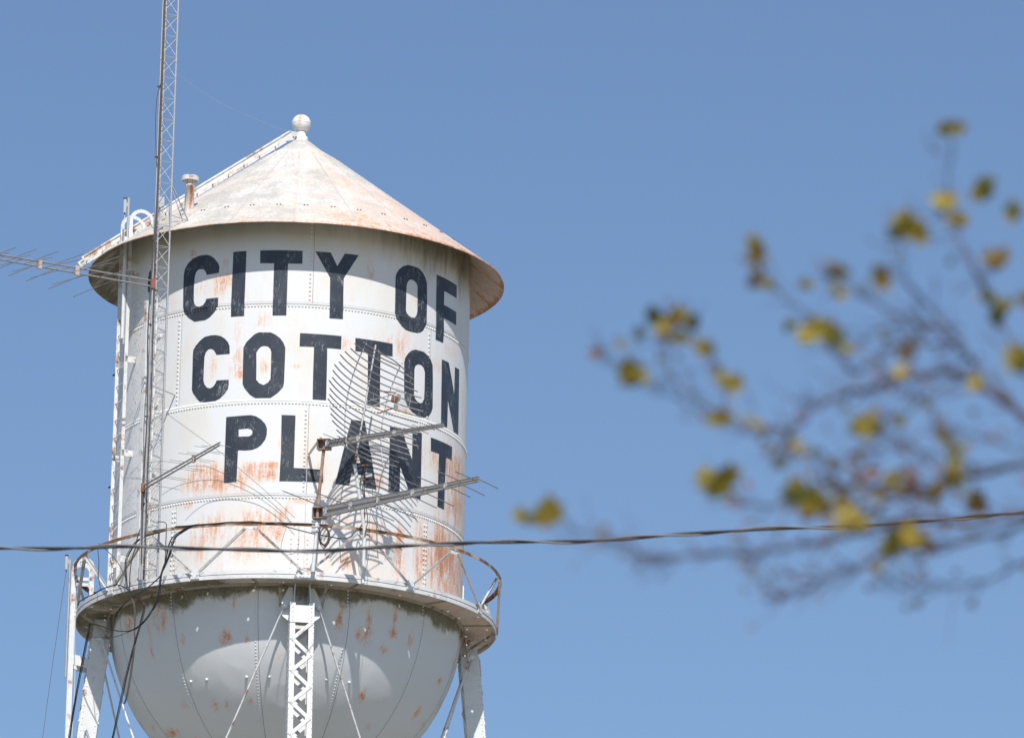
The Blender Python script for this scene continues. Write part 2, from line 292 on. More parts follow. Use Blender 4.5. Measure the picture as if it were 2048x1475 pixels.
# rivets on the wall
LET_POLY = {}
LETTERS = {
 'C1': [[[-25.943,35.132],[-25.748,35.232],[-26.227,35.3],[-27.629,35.39],[-29.026,35.447],[-30.599,35.479],[-33.421,35.48],[-35.945,35.447],[-37.764,35.38],[-39.03,35.292],[-39.415,35.197],[-39.428,34.984],[-39.238,34.623],[-38.566,34.511],[-36.973,34.417],[-34.507,34.328],[-30.44,34.329],[-28.755,34.368],[-26.965,34.455],[-25.8,34.547],[-25.805,34.697],[-30.196,34.699],[-30.503,34.648],[-31.334,34.596],[-32.727,34.576],[-33.996,34.598],[-34.763,34.653],[-34.998,34.72],[-35.07,34.949],[-34.943,35.112],[-34.465,35.198],[-33.592,35.236],[-32.525,35.241],[-31.453,35.221],[-30.724,35.18],[-30.334,35.12]]],
 'I': [[[-21.043,35.476],[-16.58,35.48],[-16.647,34.852],[-16.693,34.339],[-21.183,34.338],[-21.151,34.868]]],
 'T1': [[[-12.034,35.478],[1.678,35.474],[1.717,35.247],[-2.892,35.243],[-2.896,34.839],[-2.901,34.335],[-7.369,34.333],[-7.368,34.838],[-7.37,35.245],[-11.897,35.253]]],
 'Y': [[[5.795,35.477],[10.801,35.476],[13.065,35.248],[15.464,35.482],[20.184,35.485],[15.334,35.048],[15.352,34.738],[15.486,34.332],[11.018,34.325],[10.921,34.715],[10.835,35.033],[8.355,35.25]]],
 'O1': [[[38.616,35.484],[41.383,35.489],[43.203,35.484],[45.113,35.438],[46.452,35.371],[47.521,35.264],[47.754,34.943],[47.699,34.559],[46.474,34.424],[45.221,34.373],[43.672,34.343],[41.255,34.332],[38.637,34.339],[36.92,34.386],[35.503,34.455],[34.364,34.55],[33.943,34.582],[33.909,34.856],[33.824,35.214],[34.179,35.289],[35.208,35.372],[36.812,35.443]],[[40.069,35.243],[41.248,35.242],[42.469,35.214],[43.114,35.162],[43.251,34.96],[43.352,34.721],[43.004,34.645],[42.131,34.59],[41.089,34.585],[39.911,34.592],[38.879,34.628],[38.364,34.676],[38.333,34.903],[38.373,35.107],[38.674,35.17],[39.219,35.215]]],
 'F': [[[52.392,35.487],[65.811,35.482],[65.909,35.254],[57.025,35.256],[57.033,35.009],[65.912,35.009],[66.075,34.776],[57.153,34.78],[57.375,34.344],[52.825,34.34],[52.516,34.957]]],
 'C2': [[[-21.162,33.692],[-21.307,33.827],[-21.91,33.9],[-23.072,33.968],[-24.516,34.017],[-26.394,34.045],[-28.287,34.048],[-30.353,34.035],[-32.125,33.976],[-33.76,33.895],[-34.555,33.83],[-34.678,33.746],[-34.614,33.506],[-34.577,33.139],[-34.054,33.072],[-32.583,32.971],[-31.317,32.906],[-29.507,32.887],[-25.726,32.889],[-24.047,32.924],[-22.419,33.001],[-21.363,33.081],[-21.133,33.15],[-21.194,33.242],[-25.462,33.246],[-25.934,33.185],[-26.762,33.136],[-27.912,33.121],[-28.957,33.145],[-29.891,33.207],[-30.243,33.28],[-30.239,33.477],[-30.156,33.688],[-29.704,33.763],[-28.848,33.807],[-27.824,33.811],[-26.936,33.789],[-26.326,33.744],[-25.774,33.694]]],
 'O2': [[[-11.632,34.043],[-7.711,34.037],[-6.264,34.001],[-4.675,33.938],[-3.599,33.862],[-2.902,33.771],[-2.9,33.546],[-2.98,33.152],[-3.274,33.082],[-4.89,32.983],[-7.162,32.895],[-12.111,32.895],[-13.997,32.961],[-15.798,33.078],[-16.459,33.149],[-16.522,33.417],[-16.593,33.783],[-15.636,33.879],[-14.089,33.96],[-12.931,34.014]],[[-9.654,33.804],[-8.474,33.791],[-7.669,33.748],[-7.376,33.692],[-7.334,33.403],[-7.36,33.228],[-8.1,33.165],[-9.503,33.121],[-10.958,33.153],[-11.994,33.218],[-12.031,33.407],[-12.23,33.689],[-11.585,33.751],[-10.692,33.793]]],
 'T2': [[[1.66,34.034],[15.185,34.035],[15.18,33.805],[10.618,33.803],[10.689,33.442],[10.735,32.892],[6.361,32.889],[6.268,33.284],[6.312,33.805],[1.637,33.803]]],
 'T3': [[[19.876,34.033],[33.472,34.042],[33.607,33.82],[29.012,33.811],[29.049,33.504],[29.261,32.9],[24.656,32.893],[24.625,33.331],[24.409,33.804],[20.007,33.802]]],
 'O3': [[[43.083,34.045],[46.91,34.05],[48.869,34.012],[50.517,33.957],[51.617,33.875],[51.946,33.618],[52.209,33.128],[51.44,33.036],[50.069,32.95],[47.741,32.906],[44.396,32.91],[42.259,32.941],[40.512,33.003],[39.047,33.11],[38.669,33.188],[38.451,33.528],[38.303,33.759],[38.639,33.845],[39.899,33.941],[41.207,34.003]],[[44.497,33.804],[45.96,33.805],[47.111,33.771],[47.734,33.703],[47.818,33.43],[47.691,33.236],[46.979,33.166],[46.065,33.135],[44.593,33.145],[43.492,33.187],[42.921,33.249],[42.851,33.508],[42.791,33.699],[43.273,33.766]]],
 'N1': [[[56.86,34.045],[61.351,34.051],[66.146,33.564],[66.24,34.042],[70.298,34.055],[71.002,32.914],[66.477,32.905],[61.467,33.388],[61.401,32.906],[57.24,32.916],[56.966,33.547]]],
 'P': [[[-21.593,32.59],[-13.399,32.602],[-11.664,32.579],[-9.919,32.52],[-8.598,32.445],[-7.956,32.364],[-7.958,32.261],[-8.433,32.17],[-9.652,32.079],[-10.9,32.029],[-12.594,31.997],[-14.748,31.991],[-17.198,32.001],[-17.351,31.453],[-21.64,31.446],[-21.645,31.992]],[[-17.211,32.363],[-14.12,32.371],[-13.028,32.352],[-12.569,32.306],[-12.864,32.26],[-13.709,32.233],[-17.129,32.235]]],
 'L': [[[-3.412,32.6],[1.044,32.597],[1.019,32.2],[0.998,31.688],[10.396,31.686],[10.522,31.462],[-3.477,31.452],[-3.252,31.965]]],
 'A': [[[19.232,32.601],[23.959,32.603],[24.918,32.381],[26.818,31.963],[28.853,31.458],[24.619,31.458],[23.899,31.663],[19.813,31.662],[19.203,31.458],[14.469,31.459],[16.69,32.005]],[[21.683,32.067],[22.834,31.869],[20.817,31.866]]],
 'N2': [[[33.226,32.595],[37.772,32.609],[40.184,32.348],[42.673,32.114],[42.572,32.592],[46.942,32.623],[47.089,31.469],[43.279,31.457],[41.299,31.591],[37.759,31.938],[37.766,31.468],[33.232,31.456],[33.309,32.007]]],
 'T4': [[[51.477,32.603],[65.273,32.616],[65.135,32.382],[60.796,32.373],[60.628,31.947],[60.427,31.455],[56.137,31.453],[56.203,32.014],[56.315,32.377],[51.662,32.368]]],
 'C0': [[[-54.05,35.439],[-55.604,35.446],[-56.572,35.422],[-57.055,35.319],[-57.202,35.176],[-56.813,35.063],[-55.514,35.048],[-53.796,35.058],[-53.938,35.083],[-54.768,35.075],[-55.508,35.108],[-55.766,35.255],[-55.5,35.36],[-53.979,35.378]]],
}
def in_letter(az, z):
    for k, rings in LETTERS.items():
        o = rings[0]
        if not (min(p[0] for p in o) <= az <= max(p[0] for p in o)): continue
        c = 0
        for rg in rings:
            for i in range(len(rg)):
                (x1, y1), (x2, y2) = rg[i], rg[i-1]
                if (y1 > z) != (y2 > z) and az < (x2-x1)*(z-y1)/(y2-y1)+x1: c ^= 1
        if c: return True
    return False
def wrivet(az, z, r=.021):
    wm.rivet(P3(az, Rw(z), z), rad(az), r, r*.78, 1 if in_letter(az, z) else 0)
for sz in SEAM:
    for k in range(330):
        az = -180+360*k/330
        wrivet(az, sz-.045)
    # lap edge line
    wm.lathe([(Rw(sz+.01)+.0005, sz+.012), (Rw(sz+.01)+.006, sz+.006), (Rw(sz-.01)+.006, sz-.006), (Rw(sz-.01)+.002, sz-.013)], 180, 0)
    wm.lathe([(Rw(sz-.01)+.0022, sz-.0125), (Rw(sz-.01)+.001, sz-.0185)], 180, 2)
def vseam(az, z0, z1, cols=(0,), pitch=.076):
    n_ = int((z1-z0)/pitch)
    for c in cols:
        for k in range(n_):
            wrivet(az+c, z0+.06+(z1-z0-.1)*k/n_, .021)
    e = az+.9
    zz = [z0+(z1-z0)*k/8 for k in range(9)]
    for i in range(8):
        a, b = zz[i], zz[i+1]; r_ = Rw((a+b)/2)
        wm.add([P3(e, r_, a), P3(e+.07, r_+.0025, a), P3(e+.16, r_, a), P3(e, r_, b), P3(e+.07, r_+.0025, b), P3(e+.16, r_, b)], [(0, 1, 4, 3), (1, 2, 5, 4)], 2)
for k in range(4):
    vseam(4.4+90*k, 34.57, 36.15); vseam(-40.6+90*k, 32.87, 34.5); vseam(4.3+90*k, 31.24, 32.8)
    vseam(-40+90*k, 29.75, 31.17, (-.55, .55), .085)
    # leg plates riveted to the wall above the walkway
    A0 = 4.6+90*k
    for da in (-2.6, 2.6):
        pts = [P3(A0+da+s*1.75, Rw(30)+.012, z) for s, z in ((-1, 29.72), (1, 29.72), (1, 30.52), (-1, 30.52))]
        wm.poly(pts, rad(A0+da), .02)
        for c in (-1.15, 0, 1.15):
            if c == 0: continue
            for q in range(9): wm.rivet(P3(A0+da+c, Rw(30)+.022, 29.80+q*.083), rad(A0+da+c), .018, .011)
z0 = np.zeros(len(wm.v)-nwall)
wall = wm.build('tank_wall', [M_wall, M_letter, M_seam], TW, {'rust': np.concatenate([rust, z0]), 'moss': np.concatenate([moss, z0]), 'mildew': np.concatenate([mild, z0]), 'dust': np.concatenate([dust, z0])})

# ---- painted letters, each a part, following the curve of the wall
def letter(rings, name='letter'):
    vecs = [[Vector((x, y, 0)) for x, y in rg] for rg in rings]
    flat = [v for rg in vecs for v in rg]
    tris = geometry.tessellate_polygon(vecs)
    bm = bmesh.new(); bv = [bm.verts.new(v) for v in flat]
    for t in tris:
        try: bm.faces.new([bv[i] for i in t])
        except ValueError: pass
    a0 = min(v.x for v in flat); a1 = max(v.x for v in flat)
    for x in np.arange(math.ceil(a0), a1, 1.0):
        bmesh.ops.bisect_plane(bm, geom=bm.verts[:]+bm.edges[:]+bm.faces[:], plane_co=(x, 0, 0), plane_no=(1, 0, 0))
    for sz in SEAM:
        for e in (.014, -.014):
            bmesh.ops.bisect_plane(bm, geom=bm.verts[:]+bm.edges[:]+bm.faces[:], plane_co=(0, sz+e, 0), plane_no=(0, 1, 0))
    for v in bm.verts:
        az, z = v.co.x, v.co.y
        r = Rw(z)+.0035
        if any(abs(z-s) <= .0145 for s in SEAM): r = 3.0095
        v.co = P3(az, r, z)
    bm.normal_update()
    for f in bm.faces:
        c = f.calc_center_median(); f.smooth = True
        if f.normal.x*c.x+f.normal.y*c.y < 0: f.normal_flip()
    me = bpy.data.meshes.new(name); bm.to_mesh(me); bm.free(); me.materials.append(M_letter)
    o = bpy.data.objects.new(name, me); S.collection.objects.link(o); o.parent = TW; o.matrix_parent_inverse = Matrix.Translation(-TW.location)
    return o
for k, rings in LETTERS.items():
    l = letter(rings); l['label'] = 'black painted letter %s on the white tank' % k[0]

# ---- roof
def rz(r): return 38.476-.742*r
rm = MB(); NR = 360
prof = [(.11, 38.372), (.16, 38.352), (.40, 38.155), (.655, 37.992), (.66, 37.986)]+[(.66+(3.575-.66)*k/46, rz(.66+(3.575-.66)*k/46)) for k in range(1, 47)]
ntop = len(prof)
prof += [(3.583, 35.818), (3.585, 35.797), (3.576, 35.795), (3.566, 35.806)]
nlip = len(prof)
prof += [(3.55-(3.55-2.98)*k/10, rz(3.55-(3.55-2.98)*k/10)-.022) for k in range(11)]
vs = []; A = []; RR = []; under = []
for i, (r, z) in enumerate(prof):
    for k in range(NR):
        az = -180+360*k/NR
        wob = .012*vnoise(cos(R(az))*2.2, sin(R(az))*2.2, 3)*min(1, max(0, (r-2.6)/.9)) + .006*vnoise(cos(R(az))*9, sin(R(az))*9, 7)*min(1, max(0, (r-3.2)/.3))
        vs.append(P3(az, r, z+wob)); A.append(az); RR.append(r); under.append(i >= nlip-3)
fs = []; ms = []
rm.v = vs
for i in range(len(prof)-1):
    for k in range(NR):
        rm.f.append([i*NR+(k+1)%NR, i*NR+k, (i+1)*NR+k, (i+1)*NR+(k+1)%NR]); rm.m.append(1 if i >= nlip-2 else 0); rm.s.append(i < ntop-2 or i >= nlip)
A = np.array(A); RR = np.array(RR); under = np.array(under)
rrust = np.where(~under, .08+.34*np.clip((A+2)/45, 0, 1)*(A < 140)*np.clip((RR-1.2)/1., 0, 1), .17+.28*np.clip((A-55)/30, 0, 1)*(A < 150))
rrust += np.where(~under, .35*np.exp(-((A-16)/14)**2-((RR-3.25)/.25)**2)+.30*np.exp(-((A-26)/8)**2-((RR-1.6)/.35)**2), 0)
rrust += np.where((RR > 3.54) , .35+.9*np.clip((A-5)/50, 0, 1), 0)+.45*np.exp(-((RR-3.42)/.10)**2)*(~under)*np.clip((A+10)/50, 0, 1)+np.where(under & (A > 0), .9*np.exp(-(((A+1+9) % 18-9)/1.1)**2), 0)
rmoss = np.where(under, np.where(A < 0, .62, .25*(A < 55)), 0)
nn = len(rm.v)
# radial seams, rivets, paired bolts
for k in range(20):
    az = -1.0+18*k
    for i in range(30):
        r = .75+(3.5-.75)*i/29.
    a, b = P3(az, .68, rz(.68)+.004), P3(az, 3.56, rz(3.56)+.004)
    up = (rad(az)*.742+Vector((0, 0, 1))).normalized()
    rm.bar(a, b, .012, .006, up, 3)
    for i in range(44): rm.rivet(P3(az-1.1*1.2/max(.7, .68+2.85*i/44), .72+2.82*i/44, rz(.72+2.82*i/44)), up, .012, .009)
for k in range(40):
    for d in (-.55, .55):
        az = 2.4+9*k+d; up = (rad(az)*.742+Vector((0, 0, 1))).normalized()
        rm.rivet(P3(az, 2.925, rz(2.925)), up, .018, .016, 2)
for k in range(60):
    az = 6*k; up = (rad(az)*.742+Vector((0, 0, 1))).normalized(); rm.rivet(P3(az, .70, rz(.70)), up, .010, .008)
ex = np.zeros(len(rm.v)-nn)
roof = rm.build('roof', [M_roof, M_under, M_bolt, M_rseam], TW, {'rust': np.concatenate([rrust, ex+.1]), 'moss': np.concatenate([rmoss, ex]), 'mildew': np.zeros(len(rm.v))})

# ---- finial ball with neck
fm = MB()
fm.lathe([(.12, 38.36), (.12, 38.44), (.085, 38.46), (.085, 38.53)], 32)
fm.lathe([(.167*sin(pi*k/24)+.0001, 38.685-.167*cos(pi*k/24)) for k in range(25)], 40)
fm.lathe([(.167, 38.683), (.171, 38.686), (.171, 38.692), (.167, 38.695)], 40)
ft = len(fm.v); fa = np.array([math.degrees(math.atan2(v.x, -v.y)) for v in fm.v]); fz = np.array([v.z for v in fm.v])
fm.build('finial_ball', M_wall, TW, {'rust': .9*np.exp(-((fa+8)/12)**2)*(fz > 38.62)+.6*(fz > 38.82), 'moss': .25*np.exp(-((fz-38.55)/.05)**2), 'mildew': np.zeros(ft)})

# ---- vent pipe on the roof
vx, vy = -1.8605, -2.1178
vm = MB(); vm.lathe([(.082, 36.30), (.082, 36.82), (.088, 36.82), (.088, 36.845), (.070, 36.85), (.070, 36.95)], 28, 0, (vx, vy))
va = np.array([math.degrees(math.atan2(v.x-vx, -(v.y-vy))) for v in vm.v]); vz = np.array([v.z for v in vm.v])
vent = vm.build('vent_pipe', M_wall, TW, {'rust': 4.5*np.exp(-((va-28)/18)**2)*np.clip((vz-36.35)*6, 0, 1)*(vz < 36.83)+.2, 'moss': va*0, 'mildew': va*0})
vm = MB(); vm.lathe([(.001, 37.005), (.13, 37.0), (.148, 36.985), (.148, 36.915), (.138, 36.915), (.13, 36.96), (.001, 36.965)], 32, 0, (vx, vy), False)
for k in range(4):
    a = R(45+90*k); vm.bar((vx+.08*cos(a), vy+.08*sin(a), 36.80), (vx+.08*cos(a), vy+.08*sin(a), 36.965), .02, .008, (1, 0, 0))
vm.build('vent_cap', metal('vent_cap_paint', (.74, .71, .66), .6, 0, .22, (.40, .20, .12), .25, 9), vent)

# ---- roof ladder lying above the cone
lm = MB(); LA = -78
def rl(r, off=.12, t=0.): return P3(LA, r, rz(r)+off)+tan_(LA)*t
for t in (-.17, .17):
    lm.bar(rl(.22, .13, t), rl(3.78, .15, t), .012, .105, (0, 0, 1))
    lm.bar(rl(.22, .165, t), rl(3.76, .185, t), .05, .010, (0, 0, 1))
    lm.bar(P3(LA, .02, 38.47)+tan_(LA)*t*.3, rl(.24, .14, t), .012, .085, (0, 0, 1))
for k in range(13):
    r = .42+.27*k; lm.bar(rl(r, .13, -.17), rl(r, .13, .17), .022, .022)
    if k % 2 == 0:
        for t in (-.17, .17): lm.bar(rl(r, .0, t), rl(r, .11, t), .03, .012, rad(LA))
for k in range(14):
    r = .4+.25*k; lm.rivet(rl(r, .17, .176), tan_(LA), .010, .009, 1)
lm.build('roof_ladder', [metal('ladder_paint', (.76, .74, .70), .6, 0, .38, (.52, .30, .18), .3, 7), M_bolt], TW)

# ---- bowl (hemispherical bottom) with riveted meridian seams
ZC = 29.78
bm_ = MB(); els = [0-.5*k for k in range(0, 181)]
NB = 540; vs = []; A = []; E = []
def BP(az, el, dr=0.): return P3(az, (3.0+dr)*cos(R(el)), ZC+(3.06+dr)*sin(R(el)))
for el in els:
    for k in range(NB):
        az = -180+360*k/NB
        d = -.010*abs(vnoise(az*.09, el*.12, 1))*min(1, -el/8)*min(1, abs(((az+9.5+15) % 30)-15)/4)
        vs.append(BP(az, max(el, -89.7), d)); A.append(az); E.append(el)
bm_.add(vs, [(i*NB+(k+1)%NB, i*NB+k, (i+1)*NB+k, (i+1)*NB+(k+1)%NB) for i in range(len(els)-1) for k in range(NB)], 0, True)
A = np.array(A); E = np.array(E)
BOWL_RUST = [(-62.5,-8.3,2.7,3.4,1),(-45.0,-6.6,2.0,4.8,0.7),(-45.9,-10.5,2.7,3.2,0.6),(-51.7,-16.0,1.0,6.2,0.5),(-20.6,-18.2,2.0,2.2,1),(-16.7,-7.7,0.8,2.2,0.6),(-13.3,-19.0,0.8,1.9,0.7),(-36.7,-17.3,1.2,1.9,0.35),(17.8,-11.4,1.2,5.1,1),(28.2,-15.5,1.7,3.1,0.9),(27.9,-10.2,0.9,3.9,0.7),(24.5,-15.5,1.1,2.5,0.6),(37.8,-8.7,1.0,3.9,0.7),(38.1,-13.1,1.6,1.6,1),(46.1,-13.6,1.2,2.2,0.6),(35.5,-18.8,1.6,1.2,0.6),(32.1,-34.4,1.5,2.6,0.9),(66.3,-34.6,1.9,2.5,0.8),(76.9,-36.2,2.8,1.1,0.6),(-62.7,-46.2,5.3,1.6,1),(-74.7,-41.5,3.0,1,0.7),(-29.6,-39.8,1.8,1.7,0.7),(-24.4,-39.8,1.3,1.8,0.7),(-48.3,-51.5,2.6,1.5,0.7),(71.2,-22.2,2.3,1.1,0.8),(42.6,-44.0,1.6,1.4,0.7),(40.9,-34.9,2.4,1.6,0.4),(-44.2,-38.3,2.6,2.0,0.4),(-13.8,-38.8,1.0,1.1,0.6),(-1.7,-24.6,1.4,2.3,0.4)]
brust = blobs(A, E, BOWL_RUST)*1.0+blobs(A, E, [(rng.uniform(80, 180)*rng.choice([-1, 1]), rng.uniform(-50, -5), 2, 3, .8) for _ in range(30)])
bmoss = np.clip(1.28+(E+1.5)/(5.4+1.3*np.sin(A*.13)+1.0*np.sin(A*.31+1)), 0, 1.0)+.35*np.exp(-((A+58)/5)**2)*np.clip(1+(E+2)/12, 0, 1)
nb = len(bm_.v)
for k in range(12):
    az = -9.5+30*k
    for i in range(64):
        el = -1.5-1.08*i; c = cos(R(el))
        bm_.rivet(BP(az-.55/max(c, .3), el, .0), BP(az, el)-Vector((0, 0, ZC)), .0165, .009)
    for i in range(60):
        e0, e1 = -.5-1.2*i, -.5-1.2*(i+1)
        def q(e, o, dr): return BP(az+o/max(cos(R(e)), .2), e, dr)
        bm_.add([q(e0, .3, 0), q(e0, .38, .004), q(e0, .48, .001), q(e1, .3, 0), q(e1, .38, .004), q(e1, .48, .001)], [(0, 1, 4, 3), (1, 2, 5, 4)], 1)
for az in (-14, -5.5, 16, 25, -37, -30): bm_.rivet(BP(az, -31), BP(az, -31)-Vector((0, 0, ZC)), .028, .03)
ex = np.zeros(len(bm_.v)-nb)
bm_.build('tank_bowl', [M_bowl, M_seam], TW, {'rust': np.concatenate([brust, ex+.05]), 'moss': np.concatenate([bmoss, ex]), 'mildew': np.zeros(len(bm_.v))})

# ---- centre riser pipe under the bowl
pm = MB(); pm.lathe([(.45, 26.80), (.45, GZ)], 40); pm.lathe([(.62, GZ+.4), (.62, GZ+.02), (.001, GZ+.41)], 40)
pm.build('riser_pipe', M_white, TW)

# ---- walkway: floor with drain holes, fascia channel, underside ribs
wk = MB()
azs = set(); 
HOL = [(-34.3+24*k+d) for k in range(15) for d in (0, 9.2)]
HOL = [((h+180) % 360)-180 for h in HOL]
for h in HOL: azs |= {round(h-.33, 3), round(h+.33, 3)}
for k in range(120):
    x = -180+3*k
    if all(abs(x-h) > .6 for h in HOL): azs.add(round(x, 3))
azs = sorted(azs); K = len(azs)
rs = [3.0, 3.073, 3.109, 3.25, 3.410, 3.446, 3.555]
vs = [P3(a, r, ZW) for r in rs for a in azs]
for i in range(len(rs)-1):
    for k in range(K):
        am = (azs[k]+(azs[(k+1) % K]+(360 if k == K-1 else 0)))/2
        inh = any(abs(am-h) < .2 for h in HOL) and i in (1, 4)      # drain holes
        if inh: continue
        wk.f.append([i*K+k, i*K+(k+1) % K, (i+1)*K+(k+1) % K, (i+1)*K+k]); wk.m.append(0); wk.s.append(False)
wk.v = vs
walk = wk.build('walkway', M_under, TW)
sol = walk.modifiers.new('thickness', 'SOLIDIFY'); sol.thickness = .008; sol.offset = 1
wA = np.array([math.degrees(math.atan2(v.x, -v.y)) for v in wk.v])
for nm, arr in (('rust', .15+.25*np.clip((wA-25)/30, 0, 1)), ('moss', .30+.40*(wA < -20)+.12*np.sin(wA*.2)-.15*(wA > 35)), ('mildew', wA*0)):
    at = walk.data.attributes.new(nm, 'FLOAT', 'POINT'); at.data.foreach_set('value', arr.astype(np.float32))
fa_ = MB()
fa_.lathe([(3.555, ZW+.011), (3.577, ZW+.011), (3.577, ZW+.075), (3.583, ZW+.075), (3.583, ZW-.062), (3.568, ZW-.062), (3.568, ZW+.003), (3.555, ZW+.003)], 180, 0, sm=False)
fa_.lathe([(3.5835, ZW+.012), (3.588, ZW+.012), (3.588, ZW+.008), (3.5835, ZW+.008)], 180, 1, sm=False)
for k in range(90):
    fa_.rivet(P3(4*k+1.5, 3.583, ZW-.03), rad(4*k+1.5), .010, .007)
for k in range(12):   # splice plates under the railing feet
    az = 4.8+30*k
    wid = 2.9 if k % 3 == 0 else 1.25
    n_ = 6 if k % 3 == 0 else 3
    if k % 3 == 0:
        pts = [P3(az+d, 3.592, z) for d, z in ((-wid, ZW-.045), (wid, ZW-.045), (wid, ZW+.085), (-wid, ZW+.085))]
        fa_.poly(pts, rad(az), .012)
        for i in range(n_):
            for z in (ZW-.02, ZW+.055): fa_.rivet(P3(az-wid*.82+2*wid*.82*i/(n_-1), 3.598, z), rad(az), .016, .014)
    else:
        for i in range(n_): fa_.rivet(P3(az-wid+wid*i, 3.583, ZW+.045), rad(az), .016, .012)
fa_.build('fascia', [metal('fascia_paint', (.76, .755, .74), .6, 0, .20, (.45, .28, .18), .35, 5), M_bolt], walk)
rb = MB()
for k in range(12):
    az = 20.5+30*k
    rb.bar(P3(az, 3.0, ZW-.012), P3(az, 3.56, ZW-.012), .05, .022)
    for i in range(9): rb.rivet(P3(az-.3, 3.06+.055*i, ZW-.024), (0, 0, -1), .010, .008, 1)
for k in range(8):
    az = 4.6+90*(k//2)+(-6.5 if k % 2 else 6.5)
    rb.bar(P3(az, 3.02, ZW-.40), P3(az, 3.54, ZW-.04), .045, .012, rad(az)*.5+Vector((0, 0, 1)))
rb.lathe([(3.004, ZW-.004), (3.05, ZW-.010), (3.004, ZW-.05)], 180, 0, sm=False)
rb.build('walkway_brackets', [metal('bracket_paint', (.46, .41, .34), .8, 0, .35, (.32, .18, .10), .5, 8), M_bolt], walk)

# ---- railing
ra = MB(); RT = 30.575
ra.lathe([(3.655, RT), (3.655, RT-.055), (3.649, RT-.055), (3.649, RT-.007), (3.60, RT-.007), (3.60, RT), (3.655, RT)], 180, 0, sm=False)
rail = ra.build('railing', M_rail, TW)
for k in range(12):
    at_, ab = -10+30*k, 4.8+30*k
    gm = MB()
    pts = [P3(at_+d, 3.643, z) for d, z in ((-1.9, RT-.055), (1.9, RT-.055), (1.5, RT-.12), (-1.5, RT-.12))]
    gm.poly(pts, rad(at_), .010); gm.build('rail_gusset', M_white, rail); gm = MB()
    pts = [P3(ab+d, 3.600, z) for d, z in ((-1.3, ZW-.04), (1.3, ZW-.04), (.9, ZW+.13), (-.9, ZW+.13))]
    gm.poly(pts, rad(ab), .010)
    for d in (-.7, .7): gm.rivet(P3(ab+d, 3.606, ZW+.03), rad(ab), .013, .012)
    gm.build('rail_gusset', M_white, rail)
    for s in (-1, 1):
        bmb = MB(); aa = at_+s*.9; bb = ab-30+.8 if s < 0 else ab-.8
        bmb.angle(P3(aa, 3.637, RT-.09), P3(bb, 3.592, ZW+.04), .040, .007, tan_(at_)*(1 if s > 0 else -1)+Vector((0, 0, .1)))
        bmb.build('rail_brace', metal('brace_paint', (.56, .55, .53), .6, 0, .32, (.40, .22, .14), .35, 9) if k == 0 and s < 0 else bpy.data.materials['brace_paint'], rail)

